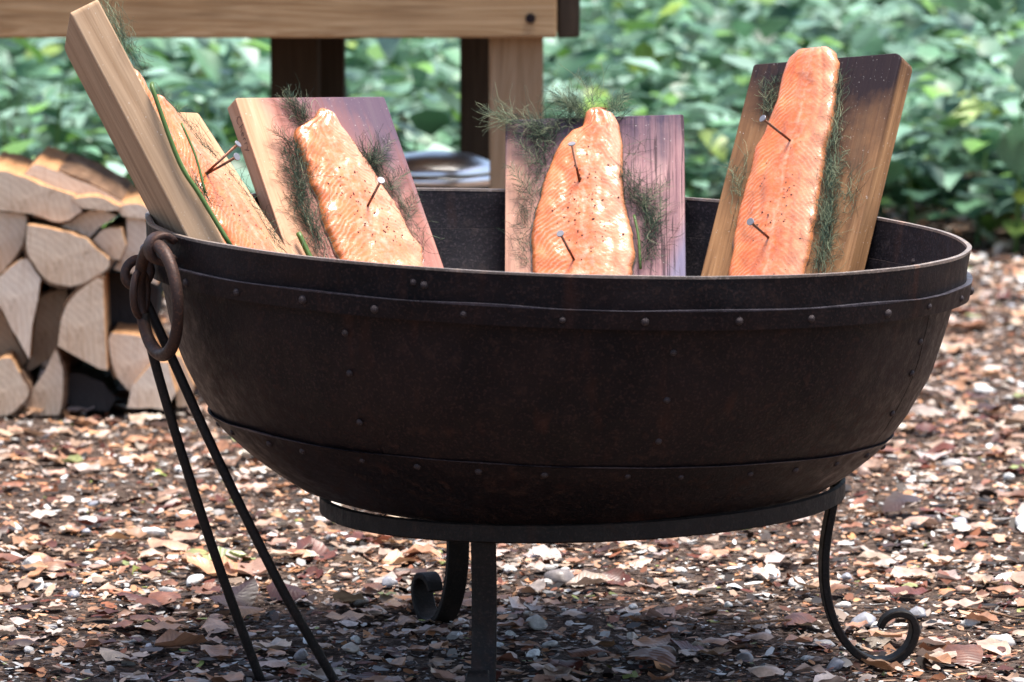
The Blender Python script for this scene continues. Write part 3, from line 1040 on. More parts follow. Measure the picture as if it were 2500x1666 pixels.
LOG_INFO = {
    1: ('big quarter log with bark below, second layer at the outer end of the stack', M_LOG, (1, 2, 3, 4)),
    2: ('half-round log facing out with a bark underside, upper middle of the stack', M_LOG, (3, 4, 5, 6, 7, 8)),
    3: ('pale kite-shaped log end at the outer end of the stack', M_LOG_P, (2, 3)),
    4: ('log end with shade in its colour, wedged between two paler ones', M_LOG_D, (0,)),
    5: ('large pale wedge log pointing down in the middle of the stack', M_LOG, (5, 6, 7)),
    6: ('bottom corner log with rounded bark side resting on the ground', M_LOG, (2, 3, 4)),
    7: ('upright pale log end standing on the ground in the bottom row', M_LOG, (0, 1, 2)),
    8: ('blackened old log in the bottom row of the stack', M_LOG_K, ()),
    9: ('whitish log end with bark on its left, just behind the fire irons', M_LOG_P, (6, 7)),
    10: ('pale log end on the ground directly behind the fire irons', M_LOG_P, ()),
    11: ('small log end mostly hidden between the fire irons and bowl', M_LOG, ()),
    12: ('pale log lying slantwise as the top of the stack', M_LOG_P, (2, 3)),
    13: ('broad weathered slab with torn end on top of the outer stack', M_LOG, (4, 5)),
    14: ('small pale splinter log under the slanting top log', M_LOG_P, ()),
    15: ('small log end tucked right of the half-round log', M_LOG, (4,)),
    16: ('tall pale log face at the inner end of the stack behind the handle', M_LOG_P, ()),
    17: ('recessed log coloured as the shaded gap behind the fire iron eyes', M_LOG_K, ()),  # near-black colour stands in for the shade inside the gap
    18: ('brown log side with shade in its colour, below the kite-shaped log end', M_LOG_D, ()),
}
LOGS += [
    (20, 2.02, [(-0.641, 0.318), (-0.604, 0.322), (-0.570, 0.305), (-0.585, 0.299), (-0.628, 0.305)]),
    (21, 2.05, [(-0.585, 0.303), (-0.548, 0.309), (-0.516, 0.290), (-0.530, 0.284), (-0.570, 0.290)]),
]
LOG_INFO.update({
    20: ('short loose splinter on the half-round log side of the stack', M_LOG, ()),
    21: ('thin loose sliver at the inner top end of the stack', M_LOG_P, ()),
})
for (k, y0, outl) in LOGS:
    lb, mt, be = LOG_INFO[k]
    rr_ = random.Random(k)
    split_log(outl, y0, 0.30 + rr_.uniform(-0.03, 0.03), lb, mt, be, yaw=rr_.uniform(-0.06, 0.06))



# ------------------------------------------------------------------ picnic-style work table
tb = empty('timber_table', (-0.7, 2.2, 0))
tag(tb, 'rough timber table with a thick front rail and square legs behind the bowl', 'table')


def tpart(name, x0, x1, y0, y1, z0, z1, mt, bevel=0.004):
    o = link(name, box_mesh(name, x0 + 0.7, x1 + 0.7, y0 - 2.2, y1 - 2.2, z0, z1, bevel, 2, 0.001), mt, tb)
    return o


front_rail = tpart('front_rail', -1.75, 0.066, 2.20, 2.245, 0.541, 0.70, M_RAIL)
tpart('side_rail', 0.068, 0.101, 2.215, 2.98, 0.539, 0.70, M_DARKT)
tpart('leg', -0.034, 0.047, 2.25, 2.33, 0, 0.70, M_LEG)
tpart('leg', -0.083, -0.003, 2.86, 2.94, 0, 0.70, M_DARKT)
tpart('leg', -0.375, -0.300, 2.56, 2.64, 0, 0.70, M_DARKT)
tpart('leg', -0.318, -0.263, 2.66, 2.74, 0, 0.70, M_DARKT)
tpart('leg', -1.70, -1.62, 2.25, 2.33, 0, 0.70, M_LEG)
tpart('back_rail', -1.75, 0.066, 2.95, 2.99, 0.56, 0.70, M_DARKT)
for k in range(6):
    tpart('top_plank', -1.85, 0.16, 2.20 + k * 0.14, 2.335 + k * 0.14, 0.702, 0.742, M_TOP)
bm = bmesh.new()
bmesh.ops.create_cone(bm, cap_ends=True, segments=16, radius1=0.008, radius2=0.0065, depth=0.008)
bmesh.ops.rotate(bm, verts=bm.verts, matrix=Matrix.Rotation(rad(90), 3, 'X'))
me = bpy.data.meshes.new('bolt'); bm.to_mesh(me); bm.free()
o = link('bolt', me, M_IRON, front_rail)
o.location = (0.7 + 0.0275, -0.003, 0.5695)


# ------------------------------------------------------------------ pot on a stump behind
def lathe(prof, seg=48):
    V, Fc = [], []
    for (r_, z_) in prof:
        for k in range(seg):
            a = 2 * math.pi * k / seg
            V.append((r_ * math.cos(a), r_ * math.sin(a), z_))
    for i in range(len(prof) - 1):
        for k in range(seg):
            k2 = (k + 1) % seg
            Fc.append((i * seg + k, i * seg + k2, (i + 1) * seg + k2, (i + 1) * seg + k))
    return V, Fc


st = empty('chopping_block', (-0.118, 2.55, -0.027))
tag(st, 'round sawn log block carrying the cooking pot under the table', 'log')
V, Fc = lathe([(0.0, 0.17), (0.06, 0.171), (0.118, 0.17)])
link('sawn_top', pymesh('sawn_top', V, Fc), M_LOG_D, st)
V, Fc = lathe([(0.119, 0.169), (0.122, 0.10), (0.126, 0.03), (0.130, -0.01)])
link('bark', pymesh('bark', V, Fc), M_BARK, st, True)
pot = empty('cooking_pot', (-0.118, 2.55, 0.145))
tag(pot, 'black cooking pot with a shiny steel rim and lid beside the table leg', 'pot')
V, Fc = lathe([(0.0, 0.0), (0.070, 0.0), (0.084, 0.012), (0.092, 0.06), (0.092, 0.13), (0.090, 0.148)])
link('body', pymesh('body', V, Fc), M_ENAMEL, pot, True)
V, Fc = lathe([(0.0905, 0.146), (0.097, 0.150), (0.099, 0.156), (0.097, 0.162), (0.088, 0.163)])
link('rim', pymesh('rim', V, Fc), M_STEEL, pot, True)
V, Fc = lathe([(0.0945, 0.166), (0.0945, 0.170), (0.088, 0.178), (0.06, 0.190), (0.02, 0.196), (0.0, 0.197)])
link('lid', pymesh('lid', V, Fc), M_STEEL, pot, True)

# ------------------------------------------------------------------ the iron fire bowl
RIM = Vector((0.05, 0.0, 0.478))
TILT = Matrix.Rotation(rad(2.0), 4, 'Y')
bowl = empty('fire_bowl', RIM)
bowl.rotation_euler = (0, rad(2.0), 0)
tag(bowl, 'large round riveted rusty iron fire bowl holding the salmon planks', 'fire bowl')
PROF = [(0.0, 0.450), (0.0325, 0.4475), (0.05, 0.4445), (0.075, 0.4400), (0.105, 0.4325), (0.136, 0.4225), (0.155, 0.4145), (0.18, 0.4010), (0.207, 0.3825), (0.225, 0.3660), (0.247, 0.3410), (0.265, 0.3155), (0.284, 0.286), (0.2925, 0.262), (0.299, 0.215), (0.303, 0.165), (0.3055, 0.10), (0.3066, 0.04), (0.307, 0.0)]
PD = np.array([p[0] for p in PROF]); PR = np.array([p[1] for p in PROF])


def bowl_r(d, a=None):
    r_ = float(np.interp(d, PD, PR))
    if a is not None:
        q = Vector((math.cos(a) * 2.2, math.sin(a) * 2.2, d * 9))
        fade = min(1.0, r_ / 0.2)
        r_ += fade * (0.0030 * mnoise.noise(q) + 0.0020 * mnoise.noise(q * 3.1 + Vector((4, 0, 0))))
    return r_


def bowl_shell(name, d0, d1, off, thick, mat_out, parent, a0=0.0, a1=2 * math.pi, nd=10, na=160, wav=0.0):
    """sheet of metal following the bowl between depths d0..d1 and angles a0..a1 (0 = towards camera, + to the right)"""
    full = abs(a1 - a0 - 2 * math.pi) < 1e-6
    na = max(6, int(na * (a1 - a0) / (2 * math.pi)))
    cols = na if full else na + 1
    V, Fc = [], []
    for layer, ofs in ((0, off), (1, off - thick)):
        for j in range(nd + 1):
            for i in range(cols):
                a = a0 + (a1 - a0) * i / na
                d = d0 + (d1 - d0) * j / nd
                if j == 0 and wav:
                    d += wav * mnoise.noise(Vector((math.cos(a) * 4, math.sin(a) * 4, d0 * 50)))
                r_ = max(0.0, bowl_r(d, a) + ofs)
                V.append((math.sin(a) * r_, -math.cos(a) * r_, -d))
    L = (nd + 1) * cols
    for j in range(nd):
        for i in range(na):
            i2 = (i + 1) % cols
            q = (j * cols + i, (j + 1) * cols + i, (j + 1) * cols + i2, j * cols + i2)
            Fc.append(q)
            Fc.append(tuple(L + v for v in reversed(q)))
    for i in range(na):
        i2 = (i + 1) % cols
        Fc.append((i, i2, L + i2, L + i))
        b = nd * cols
        Fc.append((b + i2, b + i, L + b + i, L + b + i2))
    if not full:
        for j in range(nd):
            Fc.append((j * cols, L + j * cols, L + (j + 1) * cols, (j + 1) * cols))
            e = cols - 1
            Fc.append((j * cols + e, (j + 1) * cols + e, L + (j + 1) * cols + e, L + j * cols + e))
    me = pymesh(name, V, Fc)
    me.materials.append(mat_out)
    me.materials.append(M_IRON_IN)
    if mat_out not in (M_EDGE, M_DIM):
        me.polygons.foreach_set('material_index', [1 if min(f) >= L else 0 for f in Fc])
    me.shade_smooth()
    try:
        me.set_sharp_from_angle(angle=rad(40))
    except Exception:
        pass
    return link(name, me, None, parent)


rim_band = bowl_shell('rim_band', 0.0, 0.053, 0.0, 0.0045, M_IRON, bowl, nd=5, na=220, wav=0.0016)
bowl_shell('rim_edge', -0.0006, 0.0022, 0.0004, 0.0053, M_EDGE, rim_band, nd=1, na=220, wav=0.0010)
strap = bowl_shell('strap', 0.0345, 0.0545, 0.0066, 0.0064, M_IRON, bowl, nd=3, na=220, wav=0.003)
bowl_shell('strap_edge_highlight', 0.0338, 0.0350, 0.0069, 0.0064, M_DIM, strap, nd=1, na=220, wav=0.003)  # light caught by the strap ledge, painted as a paler strip
SEAMS = [-28, 17, 66, 128, 190, 262]
for k, s in enumerate(SEAMS):
    e = SEAMS[(k + 1) % len(SEAMS)] + (360 if k == len(SEAMS) - 1 else 0)
    offo = (0.0006, -0.0005, -0.0001, -0.0006, -0.001, -0.0028)[k]
    bowl_shell('panel', 0.045, 0.222, -0.0092 + offo * 0.8, 0.0022, M_IRON, bowl, rad(s - (2 if k % 2 else 0)), rad(e + (2 if k % 2 else 0)), nd=14, na=160)
dish = bowl_shell('base_dish', 0.207, 0.3069, -0.0072, 0.003, M_IRON, bowl, nd=22, na=160, wav=0.003)
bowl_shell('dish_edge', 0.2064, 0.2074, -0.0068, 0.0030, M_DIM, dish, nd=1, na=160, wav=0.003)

bm = bmesh.new()
bmesh.ops.create_uvsphere(bm, u_segments=10, v_segments=6, radius=1.0)
bmesh.ops.delete(bm, geom=[v for v in bm.verts if v.co.z < -0.2], context='VERTS')
for v in bm.verts:
    v.co.z *= 0.75
rivet_me = bpy.data.meshes.new('rivet'); bm.to_mesh(rivet_me); bm.free()
rivet_me.materials.append(M_RIVET); rivet_me.shade_smooth()


def rivet(d, adeg, off, size=0.0042, inward=False):
    a = rad(adeg)
    r_ = bowl_r(d, a) + off
    slope = (bowl_r(d + 0.004) - bowl_r(d - 0.004)) / 0.008
    nrm = Vector((math.sin(a), -math.cos(a), slope)).normalized()
    if inward:
        nrm = -nrm
    o = link('rivet', rivet_me, parent=bowl)
    o.matrix_local = Matrix.Translation((math.sin(a) * r_, -math.cos(a) * r_, -d)) @ nrm.to_track_quat('Z', 'Y').to_matrix().to_4x4() @ Matrix.Diagonal((size, size, size, 1))


for k in range(30):
    a = -180 + k * 12 + random.uniform(-1.2, 1.2)
    rivet(0.0455 + random.uniform(-0.001, 0.001), a, 0.0066, random.uniform(0.0032, 0.0054))
    if k % 2 == 0:
        rivet(0.0405, a + 5, -0.0045, 0.004, True)
for k in range(32):
    a = -180 + k * 11.25 + random.uniform(-1.5, 1.5)
    rivet(0.2175 + random.uniform(-0.001, 0.001), a, -0.0072, random.uniform(0.0032, 0.0042))
for k, s in enumerate(SEAMS):
    for d in (0.082, 0.125, 0.172):
        rivet(d + random.uniform(-0.006, 0.006), s + (-2.6 if k == 0 else -1.2), -0.0092, 0.0038)
rivet(0.018, -18, 0.0, 0.0042)
rivet(0.016, -19.5, 0.0, 0.0036)

# handle ring on the left with its lug
HA = rad(-64)
lug_dir = Vector((math.sin(HA), -math.cos(HA), 0))
tang = Vector((math.cos(HA), math.sin(HA), 0))
hroot_p = lug_dir * 0.452 + Vector((0, 0, -0.008))
pts = []
for k in range(15):
    g = rad(-150 + 300 * k / 14)
    pts.append(lug_dir * (0.452 + 0.0145 + 0.0145 * math.cos(g) * 1.0) + Vector((0, 0, -0.014 + 0.0145 * math.sin(g))))
lug = link('handle_lug', tube_mesh('handle_lug', pts, 1.0, flat=(0.010, 0.0035), ref=tang), M_RING, bowl, True)
RC = lug_dir * 0.470 + tang * 0.004 + Vector((0, 0, -0.068))
pts = []
for k in range(48):
    g = 2 * math.pi * k / 48
    pts.append(RC + tang * math.cos(g) * 0.053 + Vector((0, 0, math.sin(g) * 0.0580)) + lug_dir * (0.004 * math.sin(g)))
link('handle_ring', tube_mesh('handle_ring', pts, [0.0062 + 0.0010 * math.sin(2 * math.pi * k / 48) ** 2 for k in range(48)], 12, closed=True), M_RING, lug, True)

# ash and charcoal in the bottom of the bowl
V, Fc = [], []
na = 64
rings = [0.0, 0.08, 0.16, 0.24, 0.31, 0.36, 0.395]
for i, r_ in enumerate(rings):
    for k in range(na):
        a = 2 * math.pi * k / na
        x, y = math.sin(a) * r_, -math.cos(a) * r_
        V.append((x, y, -0.150 + 0.010 * mnoise.noise(Vector((x * 12, y * 12, 0)))))
for i in range(len(rings) - 1):
    for k in range(na):
        k2 = (k + 1) % na
        Fc.append((i * na + k, (i + 1) * na + k, (i + 1) * na + k2, i * na + k2))
ash = link('ash_bed', pymesh('ash_bed', V, Fc), M_ASH, smooth=True)
ash.location = RIM
ash.rotation_euler = (0, rad(2.0), 0)
tag(ash, 'bed of grey ash and charcoal inside the fire bowl', 'ash', kind='stuff')

# ------------------------------------------------------------------ stand
SR = 0.285
stand = empty('bowl_stand', (0.077, 0, 0))
tag(stand, 'three-legged wrought iron stand with scrolled feet under the bowl', 'stand')
pts = [(SR * math.sin(2 * math.pi * k / 96), -SR * math.cos(2 * math.pi * k / 96), 0.188 + SR * math.sin(2 * math.pi * k / 96) * math.tan(rad(1.8))) for k in range(96)]
V, Fc = [], []
for p in pts:
    q = Vector((p[0], p[1], 0)).normalized()
    for (dr, dz) in ((0.0, -0.0105), (0.0035, -0.0085), (0.0035, 0.0085), (0.0, 0.0105), (-0.0035, 0.0085), (-0.0035, -0.0085)):
        V.append((p[0] + q.x * dr, p[1] + q.y * dr, p[2] + dz))
for i in range(96):
    j = (i + 1) % 96
    for k in range(6):
        k2 = (k + 1) % 6
        Fc.append((i * 6 + k, j * 6 + k, j * 6 + k2, i * 6 + k2))
link('hoop', pymesh('hoop', V, Fc), M_STAND, stand)
LEGP = [(-0.008, 0.0), (-0.0125, -0.020), (-0.0195, -0.060), (-0.021, -0.095), (-0.0165, -0.128), (-0.005, -0.158), (0.011, -0.1795), (0.031, -0.1915), (0.053, -0.193), (0.072, -0.181), (0.0805, -0.161), (0.076, -0.1445), (0.061, -0.140), (0.048, -0.146), (0.042, -0.156)]
for adeg, face in ((-22.5, -4.0), (93.0, 96.0), (211.0, 207.0)):
    a = rad(adeg)
    q0 = Vector((math.sin(a), -math.cos(a), 0))
    q = Vector((math.sin(rad(face)), -math.cos(rad(face)), 0))
    top = 0.188 + SR * math.sin(a) * math.tan(rad(1.8)) - 0.004
    k = (top + 0.007) / 0.1965
    path = smooth_path([q0 * (SR - 0.005) + q * (r_ + 0.008) * (0.92 if adeg > 200 else 1.0) + Vector((0, 0, top + z_ * k)) for (r_, z_) in LEGP], 5)
    n = len(path)
    rr = [1.0 if i < n * 0.72 else 1.0 - 0.35 * (i - n * 0.72) / (n * 0.28) for i in range(n)]
    V_ref = Vector((-q.y, q.x, 0))
    link('leg', tube_mesh('leg', path, rr, flat=(0.0132, 0.0044), ref=V_ref), M_STAND, stand)

# ------------------------------------------------------------------ fire irons hung on the handle ring
def fire_iron(path, radius, eye_c, eye_a, eye_b, ea, eb, er, label):
    root = empty('fire_iron', path[-1])
    tag(root, label, 'fire iron', 'fire irons hanging on the handle ring')
    o0 = Vector(path[-1])
    link('rod', tube_mesh('rod', [Vector(p) - o0 for p in smooth_path(path, 6)], radius, 8), M_STAND, root, True)
    pts = []
    for k in range(28):
        g = 2 * math.pi * k / 28
        pts.append(Vector(eye_c) + Vector(eye_a) * math.cos(g) * ea + Vector(eye_b) * math.sin(g) * eb - o0)
    link('eye', tube_mesh('eye', pts, er, 8, closed=True), M_RING, root, True)


fire_iron([(-0.392, -0.168, 0.405), (-0.378, -0.166, 0.345), (-0.353, -0.158, 0.255), (-0.321, -0.147, 0.15), (-0.295, -0.132, 0.07), (-0.270, -0.118, -0.004)], 0.0052,
          (-0.395, -0.168, 0.427), (0.45, 0.89, 0), (0, 0, 1), 0.014, 0.024, 0.0042,
          'long iron rod with a narrow eye, left of the pair hung on the bowl handle')
fire_iron([(-0.398, -0.150, 0.432), (-0.371, -0.155, 0.375), (-0.314, -0.168, 0.25), (-0.252, -0.165, 0.12), (-0.215, -0.155, 0.05), (-0.186, -0.145, -0.004)], 0.0052,
          (-0.399, -0.150, 0.447), (1, 0.2, 0), (0.1, 0.2, 1), 0.013, 0.014, 0.0055,
          'iron rod with a round eye, right of the pair hung on the bowl handle')

# ------------------------------------------------------------------ planks
def board_matrix(az, lean, roll, thick, shift, radius=0.43):
    a, th, ph = rad(az), rad(lean), rad(roll)
    o_ = Vector((math.sin(a), math.cos(a), 0)); z = Vector((0, 0, 1))
    U = o_ * math.sin(th) + z * math.cos(th)
    n_ = -o_ * math.cos(th) + z * math.sin(th)
    W = U.cross(n_)
    U2 = U * math.cos(ph) + W * math.sin(ph)
    W2 = W * math.cos(ph) - U * math.sin(ph)
    P = o_ * (radius - thick / math.cos(th)) + W2 * shift
    M = Matrix(((W2.x, U2.x, n_.x, P.x), (W2.y, U2.y, n_.y, P.y), (W2.z, U2.z, n_.z, P.z), (0, 0, 0, 1)))
    return Matrix.Translation(RIM) @ TILT @ M


def plank(M, w, top, bot, thick, mt, label, cut=0.0, clip=(0, 0)):
    bm = bmesh.new()
    bmesh.ops.create_cube(bm, size=1.0)
    for v in bm.verts:
        x = v.co.x * w
        y = top if v.co.y > 0 else bot
        if v.co.y > 0:
            y -= cut * (v.co.x + 0.5)
        v.co = Vector((x, y, -thick if v.co.z < 0 else 0.0))
    vert_edges = [e for e in bm.edges if abs(e.verts[0].co.z - e.verts[1].co.z) > thick * 0.5]
    for e in vert_edges:
        if e.verts[0].co.y > 0.05:
            sgn = 0 if e.verts[0].co.x < 0 else 1
            if clip[sgn]:
                bmesh.ops.bevel(bm, geom=[e], offset=clip[sgn], segments=2, affect='EDGES', profile=0.5)
    bmesh.ops.bevel(bm, geom=list(bm.edges), offset=0.0016, segments=2, affect='EDGES', profile=0.5)
    me = bpy.data.meshes.new('plank'); bm.to_mesh(me); bm.free()
    o = link('cooking_plank', me, mt)
    o.matrix_world = M
    tag(o, label, 'plank', 'cooking planks leaning in the fire bowl')
    return o


MB1 = board_matrix(-104.1, 27.1, 17.1, 0.033, 0.007)
MB2 = board_matrix(-68.4, 40.5, 6.0, 0.022, -0.018)
MB2B = MB2 @ Matrix.Translation((0.020, 0, 0))
MB3 = board_matrix(-36.3, 35.8, 0.7, 0.022, -0.006)
MB4 = board_matrix(6.0, 33.0, -4.8, 0.022, 0.004)
MB5 = board_matrix(40.7, 30.6, -9.1, 0.030, 0.012)
plank(MB1, 0.203, 0.257, -0.16, 0.033, M_BOARD1, 'thick pale plank seen edge-on, leaning out over the handle end of the bowl', 0.0, (0.004, 0.012))
plank(MB2B, 0.166, 0.131, -0.16, 0.022, M_BOARD2, 'pale plank half hidden behind the thick edge-on plank', 0, (0.003, 0.003))
b3 = plank(MB3, 0.208, 0.130, -0.16, 0.022, M_BOARD3, 'pinkish plank with Cherry written on its side edge', 0, (0.003, 0.003))
plank(MB4, 0.209, 0.105, -0.16, 0.022, M_BOARD4, 'weathered purple-grey plank upright in the middle of the row', 0, (0.002, 0.002))
plank(MB5, 0.204, 0.199, -0.16, 0.030, M_BOARD5, 'brown plank scorched black at its top corner, farthest from the handle', 0, (0.003, 0.008))


# handwriting down the left side edge of the pinkish plank
def handwriting():
    # strokes in units: x runs along the word, y across (up)
    S = []
    def arc(cx, cy, rx, ry, a0, a1, n=10):
        return [(cx + rx * math.cos(rad(a0 + (a1 - a0) * k / n)), cy + ry * math.sin(rad(a0 + (a1 - a0) * k / n))) for k in range(n + 1)]
    S.append(arc(0.55, 0.6, 0.5, 0.62, 50, 310))                                   # C
    S.append([(1.35, 1.25), (1.30, 0.0)]); S.append([(1.30, 0.4)] + arc(1.6, 0.4, 0.28, 0.25, 180, 0, 8) + [(1.9, 0.0)])   # h
    S.append([(2.15, 0.33), (2.6, 0.38)] + arc(2.40, 0.33, 0.24, 0.33, 10, 310, 10))   # e
    S.append([(3.0, 0.65), (3.0, 0.0)]); S.append([(3.0, 0.35)] + arc(3.22, 0.38, 0.22, 0.25, 180, 50, 5))   # r
    S.append([(3.65, 0.65), (3.65, 0.0)]); S.append([(3.65, 0.35)] + arc(3.87, 0.38, 0.22, 0.25, 180, 50, 5))   # r
    S.append([(4.25, 0.65), (4.5, 0.1)]); S.append([(4.85, 0.65), (4.5, 0.0), (4.25, -0.5)])   # y
    return S


V, Fc = [], []
for s in handwriting():
    pts = [Vector((-0.104 - 0.0003, 0.108 - x * 0.0092, -0.0065 - (0.62 - y) * 0.0072)) for (x, y) in s]
    base = len(V)
    for i, p in enumerate(pts):
        t_ = (pts[min(i + 1, len(pts) - 1)] - pts[max(i - 1, 0)]).normalized()
        b_ = t_.cross(Vector((1, 0, 0)))
        V.append(p + b_ * 0.0004); V.append(p - b_ * 0.0004)
    for i in range(len(pts) - 1):
        Fc.append((base + 2 * i, base + 2 * i + 1, base + 2 * i + 3, base + 2 * i + 2))
M_INK = NT('pencil_ink').set((0.03, 0.02, 0.02), 0.7)
link('lettering', pymesh('lettering', V, Fc), M_INK, b3)


# ------------------------------------------------------------------ salmon fillets
def fillet(M, L, R, thick, mt, label, bottom=-0.135, seed=0, rows=110, cols=34, ridge=1.0, pepper=(60, -0.09, 0.06)):
    L = sorted(L, key=lambda p: p[1]); R = sorted(R, key=lambda p: p[1])
    Ly = np.array([p[1] for p in L]); Lx = np.array([p[0] for p in L])
    Ry = np.array([p[1] for p in R]); Rx = np.array([p[0] for p in R])
    top = max(Ly[-1], Ry[-1]); bot = bottom
    V, Fc, UV = [], [], []
    o_ = Vector((seed * 3.1, seed * 1.7, 0))
    def surf(c, y, s):
        lx_, rx_ = float(np.interp(y, Ly, Lx)), float(np.interp(y, Ry, Rx))
        # below the outline data the fillet narrows to a rounded end
        k = max(0.0, (min(Ly[0], Ry[0]) - y) / max(1e-6, min(Ly[0], Ry[0]) - bot))
        mid, hw = (lx_ + rx_) / 2, (rx_ - lx_) / 2 * math.sqrt(max(0.02, 1 - k * k * 0.95))
        hw *= 1 + 0.05 * mnoise.noise(Vector((y * 45, (1 if c > 0 else -1) * 3.0 + seed, 0))) + 0.02 * mnoise.noise(Vector((y * 160, (1 if c > 0 else -1) * 3.0 + seed, 4)))
        x = mid + c * hw
        e = max(0.0, 1 - abs(c) ** 13) ** 0.5
        endf = min(1.0, ((1 - s) / 0.035)) ** 0.5 * min(1.0, (s / 0.05)) ** 0.5
        h = thick * (0.52 + 0.20 * math.cos(c * 1.6) + 0.10 * mnoise.noise(Vector((y * 18 + seed, c * 1.2, 2)))) * e * (0.35 + 0.65 * endf)
        # back groove, side seams and belly bulge
        h -= 0.0028 * ridge * math.exp(-((c - 0.06) / 0.09) ** 2) * endf
        h -= 0.0016 * ridge * math.exp(-((c + 0.36 + 0.1 * math.sin(y * 30)) / 0.07) ** 2)
        h -= 0.0016 * ridge * math.exp(-((c - 0.52 + 0.08 * math.sin(y * 26 + 1)) / 0.06) ** 2)
        q = Vector((x * 38, y * 22, 0)) + o_
        h += 0.0024 * mnoise.noise(q) * e + 0.0014 * mnoise.noise(q * 2.7) * e
        return x, max(0.0004, h)
    for j in range(rows + 1):
        s = j / rows
        y = bot + (top - bot) * s
        for i in range(cols + 1):
            c = (i / cols * 2 - 1)
            c = math.copysign(abs(c) ** 0.6, c)
            x, h = surf(c, y, s)
            V.append((x, y, h)); UV.append((c, y))
    w1 = cols + 1
    for j in range(rows):
        for i in range(cols):
            Fc.append((j * w1 + i, j * w1 + i + 1, (j + 1) * w1 + i + 1, (j + 1) * w1 + i))
    o = link('salmon_fillet', pymesh('flesh', V, Fc, UV), mt, None, True)
    o.matrix_world = M
    tag(o, label, 'salmon fillet', 'salmon fillets nailed to the planks')
    # silvery skin along the underside, a rim just wider than the flesh
    VS, FS = [], []
    for j in range(0, rows + 1, 2):
        s = j / rows
        y = bot + (top - bot) * s
        for c in (-1.012, -0.96, 0.96, 1.012):
            lx_, _ = surf(-1, y, s); rx_, _ = surf(1, y, s)
            mid, hw = (lx_ + rx_) / 2, (rx_ - lx_) / 2
            VS.append((mid + c * hw, y, 0.0022 if abs(c) > 1 else 0.0012))
    n4 = len(VS) // 4
    for j in range(n4 - 1):
        for i in (0, 2):
            FS.append((j * 4 + i, j * 4 + i + 1, (j + 1) * 4 + i + 1, (j + 1) * 4 + i))
    link('skin', pymesh('skin', VS, FS), M_SKIN, o)
    # cracked pepper
    n, y0, y1 = pepper
    PV, PF = [], []
    r = random.Random(seed * 17 + 3)
    for k in range(n):
        y = r.triangular(y0, y1, y0 + (y1 - y0) * 0.3)
        c = max(-0.85, min(0.85, r.gauss(0.12, 0.33)))
        x, h = surf(c, y, (y - bot) / (top - bot))
        sz = r.choice([0.0006, 0.0008, 0.0011, 0.0015])
        b = len(PV)
        for dv in ((1, 0, 0), (-1, 0, 0), (0, 1, 0), (0, -1, 0), (0, 0, 1), (0, 0, -1)):
            PV.append((x + dv[0] * sz * r.uniform(0.6, 1.4), y + dv[1] * sz * r.uniform(0.6, 1.4), h + dv[2] * sz * 0.8))
        for a in ((0, 2, 4), (2, 1, 4), (1, 3, 4), (3, 0, 4), (2, 0, 5), (1, 2, 5), (3, 1, 5), (0, 3, 5)):
            PF.append(tuple(b + q for q in a))
    pp = link('pepper', pymesh('pepper', PV, PF), M_PEPPER, o)
    pp['kind'] = 'stuff'
    return surf


F5L = [(-0.0406, 0.2125), (-0.0506, 0.1992), (-0.0535, 0.1887), (-0.0527, 0.164), (-0.0515, 0.1425), (-0.0573, 0.1215), (-0.0578, 0.0982), (-0.067, 0.0817), (-0.0664, 0.0626), (-0.0664, 0.0372), (-0.0675, -0.0007), (-0.0652, -0.0344), (-0.0598, -0.0754)]
F5R = [(-0.0002, 0.2125), (0.0117, 0.2052), (0.0192, 0.1907), (0.026, 0.1582), (0.0332, 0.1217), (0.0324, 0.0943), (0.034, 0.0668), (0.0372, 0.033), (0.0403, -0.0006), (0.0445, -0.0424), (0.0454, -0.0755)]
F4L = [(-0.0023, 0.1149), (-0.0107, 0.1056), (-0.0142, 0.0885), (-0.0276, 0.0832), (-0.0394, 0.0702), (-0.0479, 0.0515), (-0.058, 0.0271), (-0.0621, 0.0027), (-0.0663, -0.0104), (-0.073, -0.0347), (-0.0738, -0.0572), (-0.0729, -0.0909)]
F4R = [(0.0078, 0.1126), (0.0162, 0.1133), (0.0229, 0.1044), (0.0296, 0.0908), (0.0336, 0.0639), (0.0335, 0.0411), (0.0325, 0.0222), (0.0357, -0.0119), (0.0422, -0.0385), (0.0453, -0.0611), (0.0459, -0.0984)]
F3L = [(0.0042, 0.1122), (-0.0081, 0.0993), (-0.0245, 0.0911), (-0.0379, 0.0857), (-0.043, 0.0756), (-0.0441, 0.0627), (-0.0442, 0.0461), (-0.0432, 0.0166), (-0.0414, -0.0054), (-0.0429, -0.031), (-0.0443, -0.051), (-0.0413, -0.0693), (-0.0395, -0.0803)]
F3R = [(0.0077, 0.1112), (0.0195, 0.1008), (0.025, 0.084), (0.0332, 0.069), (0.0369, 0.0522), (0.0482, 0.0353), (0.0531, 0.0167), (0.0568, -0.0001), (0.063, -0.015), (0.0678, -0.0391), (0.0726, -0.0631), (0.0775, -0.0761), (0.076, -0.0908)]
F2R = [(0.006, 0.1478), (0.0240, 0.1225), (0.0330, 0.101), (0.0430, 0.0766), (0.0520, 0.059), (0.0640, 0.0277), (0.0680, -0.0188), (0.0650, -0.0596)]
F2L = [(-0.0030, 0.1478), (-0.0229, 0.1221), (-0.0290, 0.0935), (-0.0300, 0.0668), (-0.0330, 0.0183), (-0.0407, -0.0242), (-0.0383, -0.0523)]
F1L = [(-0.020, 0.190), (-0.045, 0.176), (-0.052, 0.150), (-0.060, 0.09), (-0.064, 0.0), (-0.060, -0.08)]
F1R = [(0.0, 0.190), (0.020, 0.172), (0.032, 0.13), (0.040, 0.06), (0.045, -0.02), (0.04, -0.08)]
fillet(MB1, F1L, F1R, 0.019, M_SALMON, 'salmon fillet peeping from the hidden face of the thick edge-on plank', seed=1, pepper=(20, -0.05, 0.1))
